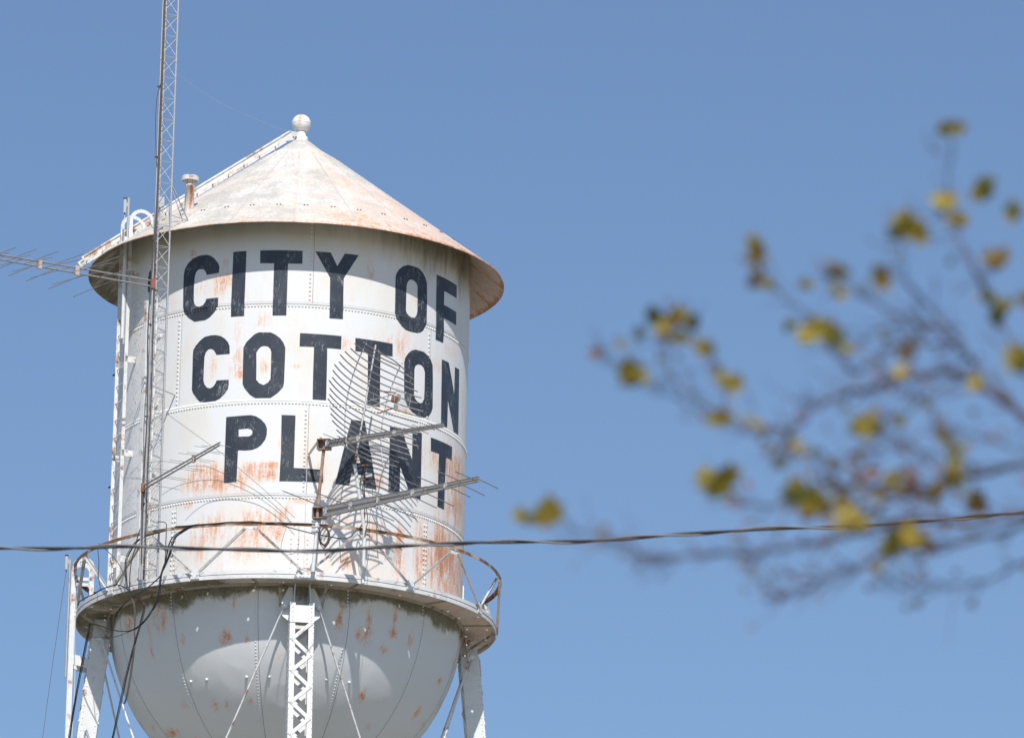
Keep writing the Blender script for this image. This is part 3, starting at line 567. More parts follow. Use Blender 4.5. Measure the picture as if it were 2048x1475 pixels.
# ---- legs: two channels joined by lacing
def legc(A0, z): return 3.12+.102*(29.55-z)
for q in range(4):
    A0 = 4.6+90*q; t = tan_(A0); rr = rad(A0)
    def LP(s, d, z): return rr*(legc(A0, z)+d)+t*s+Vector((0, 0, z))
    zt, zb = 29.30, GZ+.35
    ax = (LP(0, 0, zb)-LP(0, 0, zt)).normalized(); nrm = ax.cross(t).normalized()
    if nrm.dot(rr) < 0: nrm = -nrm
    lg = MB(); H, W = .150, .195
    for s in (-1, 1):
        lg.box((LP(s*W, 0, zt)+LP(s*W, 0, zb))/2, (LP(0, 0, zt)-LP(0, 0, zb))/2, t*.006, nrm*H)
        for d in (-1, 1):
            lg.box((LP(s*(W-.042), d*(H-.002), zt)+LP(s*(W-.042), d*(H-.002), zb))/2+nrm*d*.004, (LP(0, 0, zt)-LP(0, 0, zb))/2, t*.042, nrm*.005)
        for i in range(60):
            z = 29.1-.11*i
            for d in (-.115, .115): lg.rivet(LP(s*(W+.006), 0, z)+nrm*d, t*s, .013, .010)
            if i % 1 == 0: lg.rivet(LP(s*(W+.0), 0, z)+nrm*(H+.008), nrm, .011, .010)
    # upper plates reaching the tank between the gussets
    for s in (-1, 1):
        g0 = LP(s*(W-.05), -.10, 29.64); 
        lg.poly([LP(s*(W-.055), .14, 29.24), LP(s*(W-.055), -.16, 29.24), LP(s*(W-.075), -.16, 29.64), LP(s*(W-.075), .14, 29.64)], t, .012)
        # fan gusset beside the leg, lying against the tank
        lg.poly([LP(s*(W-.05), -.06, 29.62), LP(s*(W+.02), -.06, 29.62), LP(s*(W+.12), -.05, 29.40), LP(s*(W+.16), -.04, 29.22), LP(s*(W+.11), -.04, 29.10), LP(s*(W+.02), -.04, 29.03), LP(s*(W+.0), -.04, 29.28), LP(s*(W-.05), -.04, 29.30)], rr, .012)
        lg.tube([LP(s*(W+.09), -.02, 29.27), LP(s*(W+.09), .06, 29.27)], .045, 12)
        lg.tube([LP(s*(W+.09), .05, 29.27), LP(s*(W+.09), .09, 29.27)], .022, 8)
    body = lg.build('tower_leg', M_leg, TW)
    for d in (-1, 1):
        tp = MB(); c = (LP(0, 0, 29.09)); tp.box(c+nrm*d*(H+.014), t*(W+.006), nrm*.005, ax*.15)
        for s in (-1, 1):
            for i in range(4): tp.rivet(c+nrm*d*(H+.019)+t*s*.155+ax*(-.115+.077*i), nrm*d, .015, .012)
        tp.build('leg_plate', M_leg, body)
    for d in (-1, 1):
      lc = MB(); pitch = .275; zc = 28.93; i = 0
      while zc-pitch > zb+.3:
        s = 1 if i % 2 == 0 else -1
        if 1:
            a = LP(s*.150, 0, zc)+nrm*d*(H+.012); b = LP(-s*.150, 0, zc-pitch)+nrm*d*(H+.012)
            e = (b-a).normalized()
            lc.box((a+b)/2+nrm*d*(.006 if s > 0 else -.001), (b-a)/2+e*.025, e.cross(nrm).normalized()*.030, nrm*.004)
        lc.rivet(LP(s*.150, 0, zc)+nrm*d*(H+.02), nrm*d, .014, .014)
        zc -= pitch; i += 1
      lc.build('lacing', M_leg, body)
    if q in (1, 3):
        sm_ = MB(); sm_.box(LP(.0, .0, 29.52)-t*.0+(-1 if q == 1 else 1)*t*(-.20)*(-1), rr*.085, t*.006, Vector((0, 0, .085)))
        for i in (-1, 1):
            for j in (-1, 1): sm_.rivet(LP(0, i*.04, 29.52+j*.035)+(1 if q == 3 else -1)*t*.206, t*(1 if q == 3 else -1), .014, .012)
        sm_.build('leg_head_plate', M_white, body)
    fo = MB(); c = LP(0, 0, GZ+.2); fo.box(c, t*.5, rr*.5, Vector((0, 0, .16))); fo.box(c+Vector((0, 0, .19)), t*.3, rr*.3, Vector((0, 0, .03)))
    fo.build('leg_footing', metal('concrete_footing', (.42, .41, .38), .9), body)

# ---- horizontal struts and crossed tie rods
def LPt(A0, s, d, z): return rad(A0)*(3.12+.102*(29.55-z)+d)+tan_(A0)*s+Vector((0, 0, z))
levels = (29.27, 19.6, 9.6, GZ+.5)
for q in range(4):
    a, b = 4.6+90*q, 4.6+90*(q+1)
    for z in levels[1:3]:
        st = MB()
        for o_ in (-.09, .09): st.bar(LPt(a, .2, 0, z+o_), LPt(b, -.2, 0, z+o_), .10, .014)
        for k in range(12):
            f0, f1 = k/12, (k+1)/12; A_ = LPt(a, .2, 0, z); B_ = LPt(b, -.2, 0, z); dz = Vector((0, 0, .09 if k % 2 else -.09))
            st.bar(A_.lerp(B_, f0)+dz, A_.lerp(B_, f1)-dz, .03, .03)
        st.build('horizontal_strut', M_leg, TW)
    for i in range(3):
        for (p0, p1) in (((a, .285), (b, -.2)), ((b, -.285), (a, .2))):
            td = MB(); A_ = LPt(p0[0], p0[1], -.0, levels[i]); B_ = LPt(p1[0], p1[1], 0, levels[i+1])
            td.tube([A_, A_.lerp(B_, .5)-Vector((0, 0, .03)), B_], .0175, 8)
            if i == 0:
                e = (B_-A_).normalized(); s_ = e.cross(rad(p0[0])).normalized()
                for o_ in (-.028, .028): td.bar(A_+rad(p0[0])*.05, A_+rad(p0[0])*.0+e*.42, .02, .012, s_) if o_ < 0 else td.bar(A_-rad(p0[0])*.03, A_+e*.42, .02, .012, s_)
            td.build('tie_rod', M_white, TW)

# ---- ladder on the tank wall, with hoops over the eave
tl = MB(); LZ = -67.5
def TL(t, d, z): return rad(LZ)*(3.17+d)+tan_(LZ)*t+Vector((0, 0, z))
for t in (-.20, .20):
    tl.bar(TL(t, 0, 29.72), TL(t, 0, 36.40), .014, .062, rad(LZ))
    arc = [TL(t, -.20+.20*cos(pi*k/12), 36.40+.20*sin(pi*k/12)) for k in range(13)]
    for i in range(12): tl.bar(arc[i], arc[i+1], .014, .062, (arc[i]-TL(t, -.20, 36.38)))
    tl.bar(arc[-1], TL(t, -.45, 36.30), .014, .062, rad(LZ))
z = 29.95
while z < 36.3:
    tl.tube([TL(-.2, 0, z), TL(.2, 0, z)], .010, 6); z += .30
for z in (30.45, 32.3, 33.95, 35.45):
    for t in (-.2, .2):
        tl.bar(TL(t, .0, z), TL(t, -.18, z), .012, .10, (0, 0, 1)); tl.poly([TL(t, .02, z-.05), TL(t, .02, z+.05), TL(t, -.1, z+.06), TL(t, -.1, z-.06)], tan_(LZ), .014)
tl.build('tank_ladder', M_white, TW)
# conduit on the wall
cd = MB(); cd.box(P3(-55.2, 3.05, 32.33), tan_(-55.2)*.045, rad(-55.2)*.045, Vector((0, 0, 2.55))); cd.tube([P3(-50.2, 3.06, 29.7), P3(-50.2, 3.06, 34.9)], .022, 8)
cd.tube([P3(-52.5, 3.05, 29.7), P3(-52.5, 3.05, 30.35)], .035, 8, 1)
for z in (30.6, 31.8, 33., 34.2): cd.bar(P3(-57, 3.01, z), P3(-49, 3.01, z), .03, .05)
cd.build('conduit', [M_white, M_rusty], TW)
# water level cable with pulley
fl = MB(); fl.tube([P3(-53.4, 3.04, 35.75), P3(-53.2, 3.03, 35.35)], .022, 6); fl.tube([P3(-53.9, 3.03, 35.6), P3(-53.7, 3.03, 35.0)], .005, 5); fl.tube([P3(-52.9, 3.03, 35.5), P3(-52.7, 3.03, 35.0)], .005, 5)
fl.build('float_gauge_pulley', M_bolt, TW)
# ================================================================== RADIO MAST
MX, MY = -2.285, -2.86
T = thing('lattice_radio_mast', (MX, MY, ZW), 'slim grey lattice radio mast rising from the walkway past the roof edge', 'radio mast')
legs_ = [(MX+.128, MY+.02), (MX-.075, MY+.10), (MX-.128, MY-.085)]
for i, (x, y) in enumerate(legs_):
    m = MB(); m.tube([(x, y, ZW+.0), (x, y, 41.2)], .0165 if i == 0 else .0155, 10)
    for z in (32.74, 35.79, 38.84): m.tube([(x, y, z-.05), (x, y, z+.05)], .021, 10)
    m.build('mast_leg', M_galv, T)
m = MB(); z = ZW+.12; P_ = .3735; i = 0
off = (38.50-z) % P_
z += off-P_
while z < 41.0:
    for a in range(3):
        (x0, y0), (x1, y1) = legs_[a], legs_[(a+1) % 3]
        if z > ZW: m.tube([(x0, y0, z), (x1, y1, z)], .0055, 5)
        if z > ZW and a != 1: m.tube([(x0, y0, z+.02), (x1, y1, z+P_-.02)], .0052, 5)
        if z > ZW and a == 1: m.tube([(x0, y0, z+.02), (x1, y1, z+P_-.02)], .0048, 5)
    z += P_
m.build('mast_lacing', M_galv, T)
m = MB(); x, y = legs_[2]
m.tube(smooth([(x-.015, y-.03, 30.0), (x-.035, y-.03, 31.2), (x-.012, y-.03, 32.6), (x-.05, y-.03, 34.0), (x-.015, y-.03, 35.2), (x+.02, y-.03, 36.3), (x+.018, y-.03, 37.6), (x+.022, y-.03, 39.0), (x+.02, y-.03, 41.2)]), .013, 7)
m.tube(smooth([(x+.04, y-.02, 30.0), (x+.03, y-.03, 31.6), (x+.045, y-.03, 33.), (x+.02, y-.03, 35.2), (x+.035, y-.03, 37.5), (x+.03, y-.03, 41.2)]), .011, 6)
m.tube(smooth([(x+.02, y-.035, 38.4), (x-.045, y-.035, 38.1), (x-.05, y-.035, 37.6), (x-.03, y-.035, 37.2), (x+.0, y-.035, 36.9)]), .006, 5)
for z in (31, 32.5, 34.1, 35.6, 37.05, 38.3): m.tube([(x-.02, y-.02, z), (x-.02, y-.02, z+.02)], .026, 8)
m.build('strapped_cables', M_cableg, T)
for fn in (lambda m: (m.bar((legs_[0][0], legs_[0][1], 36.62), (-1.86, -2.72, 36.03), .028, .010), m.bar((legs_[0][0], legs_[0][1], 36.08), (-1.86, -2.72, 36.03), .022, .008), m.bar((legs_[0][0]+.02, legs_[0][1]+.15, 36.55), (-1.95, -2.64, 36.04), .024, .010)),
           lambda m: m.box(Vector((MX-.03, MY+.02, 36.30)), Vector((.045, 0, 0)), Vector((0, .02, 0)), Vector((0, 0, .09))),
           lambda m: m.bar((legs_[1][0], legs_[1][1], 33.1), P3(-41.5, 3.0, 33.1), .03, .008)):
    m = MB(); fn(m); m.build('mast_bracket', M_galv, T)

# ================================================================== LOG-PERIODIC ANTENNAS
M_clampp = metal('clamp_plate_paint', (.60, .47, .38), .7, 0, .3, dirt=.3)
M_web = metal('brown_channel_web', (.30, .25, .20), .7, 0, .35, (.26, .15, .09), .4, 16)
def lpda(loc, label, start, d, L, eld, items, boom, gap0, gap1, plate=None, er=.0055, mats=(None, None)):
    t = thing('log_periodic_antenna', loc, label, 'antenna', 'log-periodic antennas on the tower')
    start = Vector(start); d = Vector(d).normalized(); end = start+d*L; Z = Vector((0, 0, 1)); sd_ = d.cross(Z)
    for s in (1, -1):
        m = MB()
        if boom == 'tube': m.tube([start+Z*s*gap0/2, end+Z*s*gap1/2], .0145, 10)
        else:
            w_ = .030
            for k, (a0, a1) in enumerate(((0, .34), (.34, .67), (.67, 1))):
                A_ = start.lerp(end, a0)+Z*s*(gap0+(gap1-gap0)*a0)/2; B_ = start.lerp(end, a1)+Z*s*(gap0+(gap1-gap0)*a1)/2
                h = boom*(1-.22*k); m.bar(A_, B_, w_, h)
                m.bar(A_+sd_*w_*.5+Z*h*.42, B_+sd_*w_*.5+Z*h*.42, .014, .006)
                m.bar(A_+sd_*w_*.5-Z*h*.42, B_+sd_*w_*.5-Z*h*.42, .014, .006)
                if s > 0:
                    g0_ = gap0+(gap1-gap0)*a0; g1_ = gap0+(gap1-gap0)*a1; gm_ = (g0_+g1_)/2
                    m.bar(A_-Z*g0_/2, B_-Z*g1_/2, .012, max(.01, gm_-h*.9), None, 1)
        m.build('boom', [mats[0] or M_alu, M_web], t)
    for i, (f, h) in enumerate(items):
        e = Vector(eld[i % len(eld)]).normalized(); c = start+d*L*f; g = gap0+(gap1-gap0)*f
        s = 1 if i % 2 else -1
        for k in (1, -1):
            m = MB(); b0 = c+Z*s*k*g/2; m.tube([b0, b0+e*k*h*.5-Z*.004*h, b0+e*k*h-Z*.015*h], er, 6); m.build('element', M_rod, t)
    for f in (plate or []):
        m = MB(); c = start+d*L*f; g = gap0+(gap1-gap0)*f
        if boom == 'tube': m.box(c, d*(.035 if f != .0 else .04), sd_*.022, Z*(g/2+.035))
        else: m.box(c-sd_*0, d*.03, sd_*.026, Z*(g/2+.022)); m.box(c+d*.03, d*.012, sd_*.035, Z*(g/2-.01))
        for a in (-1, 1):
            for b in (-1, 1): m.rivet(c+d*a*.016+sd_*.028+Z*b*(g/2+.01), sd_, .007, .006, 1)
        m.build('boom_clamp', [M_grey if boom != 'tube' else M_clampp, M_bolt], t)
    return t
lp = lpda((-2.42, -2.95, 34.83), 'long twin-boom antenna pointing left from the lattice mast against the sky', (-2.417, -2.95, 34.83), (-.895, -.447, 0), 4.1, [(-.577, .817, 0), (-.70, .715, .015)],
          [(.171+.0, 1.24), (.241, 1.17), (.31, 1.06), (.368, 1.0), (.441, .86), (.483, .82), (.537, .76), (.58, .70), (.622, .66), (.66, .60), (.70, .56), (.74, .52), (.78, .48), (.82, .44), (.86, .40), (.90, .37), (.94, .34), (.985, .31)], 'tube', .10, .075, [.342, .51])
m = MB(); m.box(Vector((-2.40, -2.95, 34.83)), Vector((.035, 0, 0)), Vector((0, .035, 0)), Vector((0, 0, .085))); m.tube([(-2.40, -2.95, 34.93), (-2.33, -2.9, 34.93)], .012, 6); m.tube([(-2.40, -2.95, 34.73), (-2.33, -2.9, 34.73)], .012, 6)
m.build('mast_clamp', metal('red_oxide_clamp', (.30, .12, .09), .8, 0, .4), lp)
lp = lpda((.53, -3.72, 31.29), 'upper channel-boom antenna reaching right from the rusty post in front of the painted A', (.60, -3.79, 31.906), (.811, -.585, 0), 2.33, [(.585, .811, 0)],
          [(.10, .46), (.21, .43), (.31, .40), (.41, .37), (.50, .34), (.58, .31), (.66, .28), (.73, .26), (.80, .24), (.86, .22), (.92, .20), (.97, .18)], .056, .070, .032, [.0, .27, .58], .006)
lp = lpda((.45, -3.72, 30.73), 'lower thick-boom antenna reaching right from the rusty post past the tank edge', (.56, -3.80, 30.728), (.722, -.692, 0), 3.47, [(.547, .837, 0)],
          [(.02, 1.33), (.205, 1.23), (.375, 1.11), (.525, 1.01), (.655, .92), (.78, .81), (.887, .74), (.985, .67)], .088, .108, .040, [.015, .18, .36, .58, .79], .0082)
lp = lpda((-2.43, -3.0, 31.274), 'small twin-rod antenna at lower left slanting up towards the painted P', (-2.432, -3.0, 31.274), (.403, -.915, 0), 3.15, [(.915, .403, 0)],
          [(.10, .52), (.20, .48), (.30, .45), (.41, .42), (.51, .39), (.61, .36), (.70, .33), (.79, .30), (.87, .28), (.95, .26)], 'tube', .07, .045, [.66], .0042)
m = MB(); m.box(Vector((-2.45, -2.98, 31.274)), Vector((.035, 0, 0)), Vector((0, .03, 0)), Vector((0, 0, .075)))
m.build('mast_clamp', M_rusty, lp)
m = MB(); m.tube([(-2.45, -2.93, ZW+.0), (-2.45, -2.93, 31.5)], .021, 10); m.tube([(-2.45, -2.93, 30.9), (-2.45, -2.93, 31.2)], .026, 10, 1)
m.build('support_pipe', [M_galv, M_rusty], lp)

M_post = metal('rust_brown_pipe', (.42, .30, .235), .8, 0, .5, (.36, .21, .15), .4, 12)
# post carrying the two big antennas
T = thing('antenna_post', (.45, -3.70, ZW), 'rusty post clamped to the front railing carrying two right-pointing antennas', 'antenna post')
m = MB(); m.tube([(.545, -3.72, 31.88), (.50, -3.71, 31.3), (.465, -3.70, 30.62)], .028, 12); m.build('upper_pipe', M_post, T)
m = MB(); m.tube([(.465, -3.70, 30.62), (.45, -3.70, 30.2), (.42, -3.68, 29.74)], .033, 12)
m.tube(smooth([(.545, -3.72, 31.98), (.50, -3.68, 32.04), (.40, -3.40, 31.98), (.30, -3.02, 31.93)]), .024, 10)
m.tube([(.27, -3.04, 31.93), (.27, -3.04, 29.9)], .005, 5)
m.build('lower_pipe', M_leg, T)
for (c, hh) in (((.545, -3.73, 31.906), .085), ((.50, -3.73, 30.728), .09)):
    m = MB(); c = Vector(c)
    for s in (-1, 1):
        m.box(c+Vector((0, 0, s*hh)), Vector((.105, -.03, 0)), Vector((.02, .055, 0)), Vector((0, 0, .006)))
        m.box(c+Vector((.10*s, -.03*s, 0)), Vector((.006, 0, 0)), Vector((.02, .06, 0)), Vector((0, 0, hh)))
    m.box(c+Vector((.02, .06, 0)), Vector((.10, -.03, 0)), Vector((.001, .004, 0)), Vector((0, 0, hh)))
    for a in (-1, 1):
        for b in (-.5, .5): m.rivet(c+Vector((.13, -.05, b*hh)), (1, -.4, 0), .010, .02, 1)
    m.build('bracket_box', [M_oxide, M_bolt], T)
m = MB()
for z in (30.60, 30.50, 30.42):
    m.box(Vector((.45, -3.69, z)), Vector((.075, 0, 0)), Vector((0, .05, 0)), Vector((0, 0, .012)))
for x in (-.05, .05): m.tube([(.45+x, -3.73, 30.36), (.45+x, -3.73, 30.66)], .007, 6)
m.build('u_bolt_clamp', M_galv, T)

# ================================================================== GRID DISH
T = thing('grid_dish_antenna', (1.26, -3.62, 29.62), 'curved grid dish of thin rods on a pole in front of the painted letters', 'dish antenna')
th_, rho = R(42), R(10.5)
lh = Vector((cos(th_), sin(th_), 0)); ah = Vector((sin(th_), -cos(th_), 0)); Z = Vector((0, 0, 1))
l_ = lh*cos(rho)-Z*sin(rho); u_ = Z*cos(rho)+lh*sin(rho); DC = Vector((1.285, -3.80, 32.56))
def D(s, t, k=.255): return DC-ah*.15+l_*s+u_*t+ah*k*(s*s+t*t)
m = MB(); n_ = 0
for i in range(19):
    t = -.95+.1055*i; h = sqrt(max(0, 1.08**2-t*t))*(.97+.05*sin(i*2.3)); 
    pts = [D(-h+2*h*k/14, t) for k in range(15)]
    if i > 14: pts = [p-Z*.10*max(0, (k-9)/5)**2*(i-14)/4 for k, p in enumerate(pts)]
    m.tube(pts, .011, 7)
m.build('reflector_rods', M_rod, T)
for s in (-.42, .42):
    m = MB(); m.tube([D(s, -.92+1.84*k/14)-ah*.012 for k in range(15)], .0095, 8)
    for i in range(19): m.tube([D(s, -.95+.1055*i)-u_*.012, D(s, -.95+.1055*i)+u_*.012], .014, 6)
    m.build('reflector_rib', M_galv, T)
m = MB()
for t in (-.92, .90): m.tube([D(-.42+.84*k/10, t)-ah*.015 for k in range(11)], .010, 8)
m.build('cross_member', M_rod, T)
m = MB(); A_ = DC-ah*.13-u_*1.02+l_*0; B_ = DC-ah*.13+u_*1.16; m.tube([A_, B_], .0165, 10); m.tube([A_+u_*.0, A_+u_*.16], .022, 10, 1); m.build('spine_tube', [M_galv, M_rusty], T)
m = MB(); m.tube([(1.26, -3.62, 29.58), (1.252, -3.62, 30.5), A_-Vector((0, 0, .0))], .029, 12); m.tube([(1.256, -3.62, 30.2), (1.254, -3.62, 30.35)], .034, 12)
m.build('pole', M_leg, T)
m = MB(); F_ = DC+ah*.60+u_*.02
m.tube([DC-ah*.12-l_*.42, DC-ah*.02, F_], .010, 8); m.tube([DC-ah*.12+u_*.12, F_+u_*.10], .007, 6)
m.tube([DC+ah*.15+u_*.28+l_*.05, F_+u_*.12], .011, 8, 1); m.tube([DC+ah*.15-u_*.12+l_*.06, F_-u_*.12+l_*.06], .011, 8, 1)
m.box(F_, l_*.045, ah*.04, u_*.05, 1); m.box(F_+l_*.07+u_*.06, l_*.03, ah*.02, u_*.055); m.box(F_-u_*.13+l_*.05, l_*.03, ah*.02, u_*.045)
m.build('feed', [M_galv, M_rusty], T)
m = MB(); G_ = F_+ah*.10+l_*.08
for k in range(12): m.tube([G_-l_*.17+u_*(-.16+.029*k), G_+l_*.17+u_*(-.16+.029*k)], .0028, 4)
for s in (-.17, -.03, .03, .17): m.tube([G_+l_*s-u_*.17, G_+l_*s+u_*.17], .0035, 4)
m.build('feed_grid', M_galv, T)
m = MB(); c = Vector((1.30, -3.66, 31.42)); m.box(c, Vector((.055, .01, 0)), Vector((0, .035, 0)), Vector((0, 0, .04))); m.box(c+Vector((0, 0, -.05)), Vector((.05, .01, 0)), Vector((0, .03, 0)), Vector((0, 0, .012)), 1); m.tube([(1.19, -3.60, 31.6), (1.28, -3.64, 31.6)], .016, 8, 1); m.tube([(1.19, -3.62, 31.35), (1.30, -3.64, 31.35)], .016, 8, 1)
m.build('pole_clamp', [M_grey, M_rusty], T)
m = MB(); m.tube(smooth([(1.28, -3.66, 31.36), (1.20, -3.67, 31.2), (1.30, -3.66, 30.7), (1.26, -3.665, 30.4)]), .008, 6)
m.tube(smooth([(1.34, -3.66, 31.36), (1.37, -3.66, 31.1), (1.33, -3.66, 30.6), (1.34, -3.66, 30.1), (1.29, -3.66, 29.8)]), .004, 5); m.build('feeder_cable', M_cableg, T)

# ================================================================== CANISTER ANTENNAS
def canister(loc, x, y, z0, z1, zc, label, side=-1):
    T = thing('canister_antenna', loc, label, 'antenna', 'small grey canister antennas')
    m = MB(); m.tube([(x, y, z0), (x, y, z1)], .022, 10); m.build('pole', M_galv, T)
    m = MB(); cx = x+side*.062; m.tube([(cx, y-.01, zc-.13), (cx, y-.01, zc+.11)], .028, 14); m.box(Vector((x+side*.03, y, zc+.02)), Vector((.03, 0, 0)), Vector((0, .012, 0)), Vector((0, 0, .035))); m.build('canister', M_grey, T)
    m = MB(); m.tube([(cx, y-.01, zc+.11), (cx, y-.01, zc+.135)], .030, 14); m.tube([(cx, y-.01, zc-.165), (cx, y-.01, zc-.13)], .008, 8); m.build('end_cap', M_dark, T)
    return T
c1 = canister((-2.905, -1.42, 34.4), -2.905, -1.42, 34.2, 36.80, 36.66, 'small grey canister antenna on a pole above the left roof edge')
m = MB(); m.tube([(-2.967, -1.43, 36.50), (-2.955, -1.43, 35.5)], .0045, 5); m.tube([(-2.93, -1.42, 36.1), (-2.93, -1.42, 34.3)], .03, 8)
m.box(Vector((-2.86, -1.32, 35.66)), Vector((.09, .06, 0)), Vector((-.01, .012, 0)), Vector((0, 0, .02))); m.build('feeder', M_leg, c1)
c2 = canister((-3.69, -.42, 29.3), -3.69, -.42, 28.6, 30.66, 30.60, 'small grey canister antenna at the top of the outer ladder left of the walkway', -1)

# ================================================================== OUTER LADDER
T = thing('service_ladder', (-3.62, -.25, GZ), 'white steel service ladder with two hoops rising outside the left of the walkway', 'ladder')
LA2 = -86
def OL(t, d, z): return rad(LA2)*(3.63+d)+tan_(LA2)*t+Vector((0, 0, z))
for t in (-.19, .19):
    m = MB(); m.bar(OL(t, 0, 26.6), OL(t, 0, 30.52), .014, .075, rad(LA2)); m.bar(OL(t, 3.1, GZ), OL(t, 0, 26.6), .014, .075, rad(LA2))
    arc = [OL(t, -.15+.15*cos(pi*k/12), 30.52+.15*sin(pi*k/12)) for k in range(13)]
    for i in range(12): m.bar(arc[i], arc[i+1], .014, .075, arc[i]-OL(t, -.15, 30.5))
    m.bar(arc[-1], OL(t, -.30, ZW), .014, .075, rad(LA2)); m.bar(OL(t, 0, 30.32), OL(t, -.3, 30.32), .014, .055)
    m.build('ladder_rail', M_white, T)
for k in range(60):
    z = GZ+.4+k*.3; d = 3.1*(26.6-z)/(26.6-GZ) if z < 26.6 else 0
    if z > 25.5 or k % 1 == 0:
        m = MB(); m.tube([OL(-.19, d, z), OL(.19, d, z)], .010, 6); m.build('rung', M_white, T)
for k in range(14):
    z = GZ+.4+60*.3+k*.3; d = 3.1*(26.6-z)/(26.6-GZ) if z < 26.6 else 0
    if z < 30.4: m = MB(); m.tube([OL(-.19, d, z), OL(.19, d, z)], .010, 6); m.build('rung', M_white, T)
m = MB(); m.bar(OL(-.18, 0, 28.93), OL(-.18, -.42, 28.83), .012, .17); m.bar(OL(-.18, 0, 28.85), OL(-.18, -.42, 28.75), .09, .010)
m.bar(OL(.18, 0, 28.93), OL(.18, -.42, 28.83), .012, .17); m.build('standoff_bracket', M_white, T)

# ================================================================== CABLES AND WIRES
CAB = {
 'drop': [[-2.427,-2.845,30.746],[-2.506,-2.776,30.504],[-2.543,-2.742,30.306],[-2.582,-2.705,30.173],[-2.608,-2.681,30.012],[-2.619,-2.67,29.809],[-2.619,-2.669,29.643],[-2.603,-2.685,29.55]],
 'loop_down': [[-2.106,-3.091,30.492],[-2.255,-2.984,30.477],[-2.417,-2.854,30.454],[-2.54,-2.745,30.383],[-2.635,-2.654,30.249],[-2.688,-2.601,30.133],[-2.702,-2.586,30.008],[-2.683,-2.606,29.824],[-2.658,-2.631,29.664],[-2.622,-2.667,29.554],[-2.557,-2.73,29.476],[-2.441,-2.834,29.389],[-2.356,-2.904,29.297],[-2.357,-2.904,29.208],[-2.369,-2.894,29.144],[-2.425,-2.847,28.918],[-2.514,-2.769,28.565],[-2.614,-2.675,28.113],[-2.675,-2.614,27.801],[-2.748,-2.537,27.42],[-2.809,-2.47,27.103],[-2.87,-2.399,26.787]],
 'loop_b': [[-1.55,-3.41,30.55],[-1.68,-3.345,30.52],[-1.802,-3.277,30.459],[-1.879,-3.234,30.417],[-1.951,-3.191,30.336],[-1.996,-3.163,30.214],[-2.016,-3.15,30.076],[-2.037,-3.136,29.964],[-2.071,-3.114,29.866],[-2.092,-3.1,29.767],[-2.164,-3.05,29.688],[-2.286,-2.96,29.592],[-2.42,-2.851,29.513],[-2.568,-2.719,29.453],[-2.691,-2.597,29.377],[-2.789,-2.492,29.285],[-2.848,-2.424,29.172],[-2.858,-2.413,29.098]],
 'loop_c': [[-1.5,-3.43,30.55],[-1.64,-3.365,30.51],[-1.78,-3.289,30.438],[-1.865,-3.242,30.377],[-1.923,-3.208,30.256],[-1.955,-3.188,30.106],[-2.012,-3.153,29.96],[-2.081,-3.108,29.791],[-2.099,-3.096,29.666],[-2.108,-3.089,29.514],[-2.14,-3.068,29.34],[-2.209,-3.018,29.184],[-2.217,-3.012,29.164],[-2.3,-2.949,29.044],[-2.426,-2.846,28.933],[-2.584,-2.704,28.882],[-2.76,-2.524,28.914],[-2.939,-2.313,28.997],[-3.09,-2.107,29.096],[-3.257,-1.838,29.195],[-3.284,-1.79,29.183],[-3.289,-1.78,29.067],[-3.309,-1.742,29.001],[-3.371,-1.62,28.656],[-3.445,-1.455,28.247],[-3.505,-1.305,27.835],[-3.552,-1.169,27.493],[-3.601,-1.011,27.157]],
 'thin_a': [[-3.295,-1.769,29.017],[-3.202,-1.932,28.939],[-2.933,-2.32,28.855],[-2.757,-2.527,28.839],[-2.583,-2.704,28.874],[-2.454,-2.822,28.901]],
 'rail_drop': [[-3.19,-1.953,30.459],[-3.162,-1.997,30.235],[-3.16,-2.001,30.015],[-3.134,-2.041,29.838],[-3.103,-2.087,29.711]],
 'deck': [[-3.503,-1.31,29.65],[-3.478,-1.375,29.686],[-3.38,-1.601,29.697],[-3.263,-1.827,29.695],[-3.085,-2.114,29.731],[-2.894,-2.369,29.734],[-2.805,-2.474,29.719],[-2.676,-2.613,29.63],[-2.622,-2.667,29.554]],
 'diag': [[-3.174,-1.978,30.552],[-3.127,-2.051,30.5],[-3.033,-2.188,30.383],[-2.846,-2.427,30.134],[-2.709,-2.578,29.855],[-2.638,-2.651,29.634]],
 'mast_side': [[-2.187,-3.034,30.68],[-2.099,-3.095,30.664],[-2.048,-3.129,30.638],[-2.033,-3.139,30.552],[-2.034,-3.139,30.04],[-2.048,-3.13,29.914],[-2.086,-3.104,29.766]],
 'pair': [[-2.582,-2.706,29.481],[-2.538,-2.747,29.319],[-2.512,-2.771,29.096],[-2.51,-2.773,28.872],[-2.502,-2.78,28.622],[-2.544,-2.742,28.187],[-2.601,-2.687,27.786],[-2.64,-2.649,27.647]],
 'span': [[-0.272,-3.73,30.546],[-0.105,-3.739,30.498],[0.187,-3.735,30.422],[0.52,-3.704,30.364],[0.936,-3.621,30.339],[1.115,-3.57,30.478],[1.243,-3.527,30.682],[1.243,-3.527,30.983],[1.216,-3.537,31.366],[1.173,-3.551,31.404],[1.153,-3.558,31.229]],
 'bay': [[-0.038,-3.74,30.483],[-0.09,-3.739,30.284],[-0.118,-3.738,30.113],[-0.048,-3.74,30.004],[0.116,-3.738,30.035],[0.17,-3.736,30.165],[0.168,-3.736,30.507]],
}
def cable(name, key, r, label, mat=None, n=6, cat='cable', pts=None, grp='loose cables on the tower'):
    m = MB(); P_ = smooth(pts or CAB[key], 6); m.tube(P_, r, n); o = m.build(name, mat or M_cable)
    return tag(o, label, cat, grp)
cable('coaxial_cable', 'drop', .008, 'thin dark cable dropping past the rail left of the mast base')
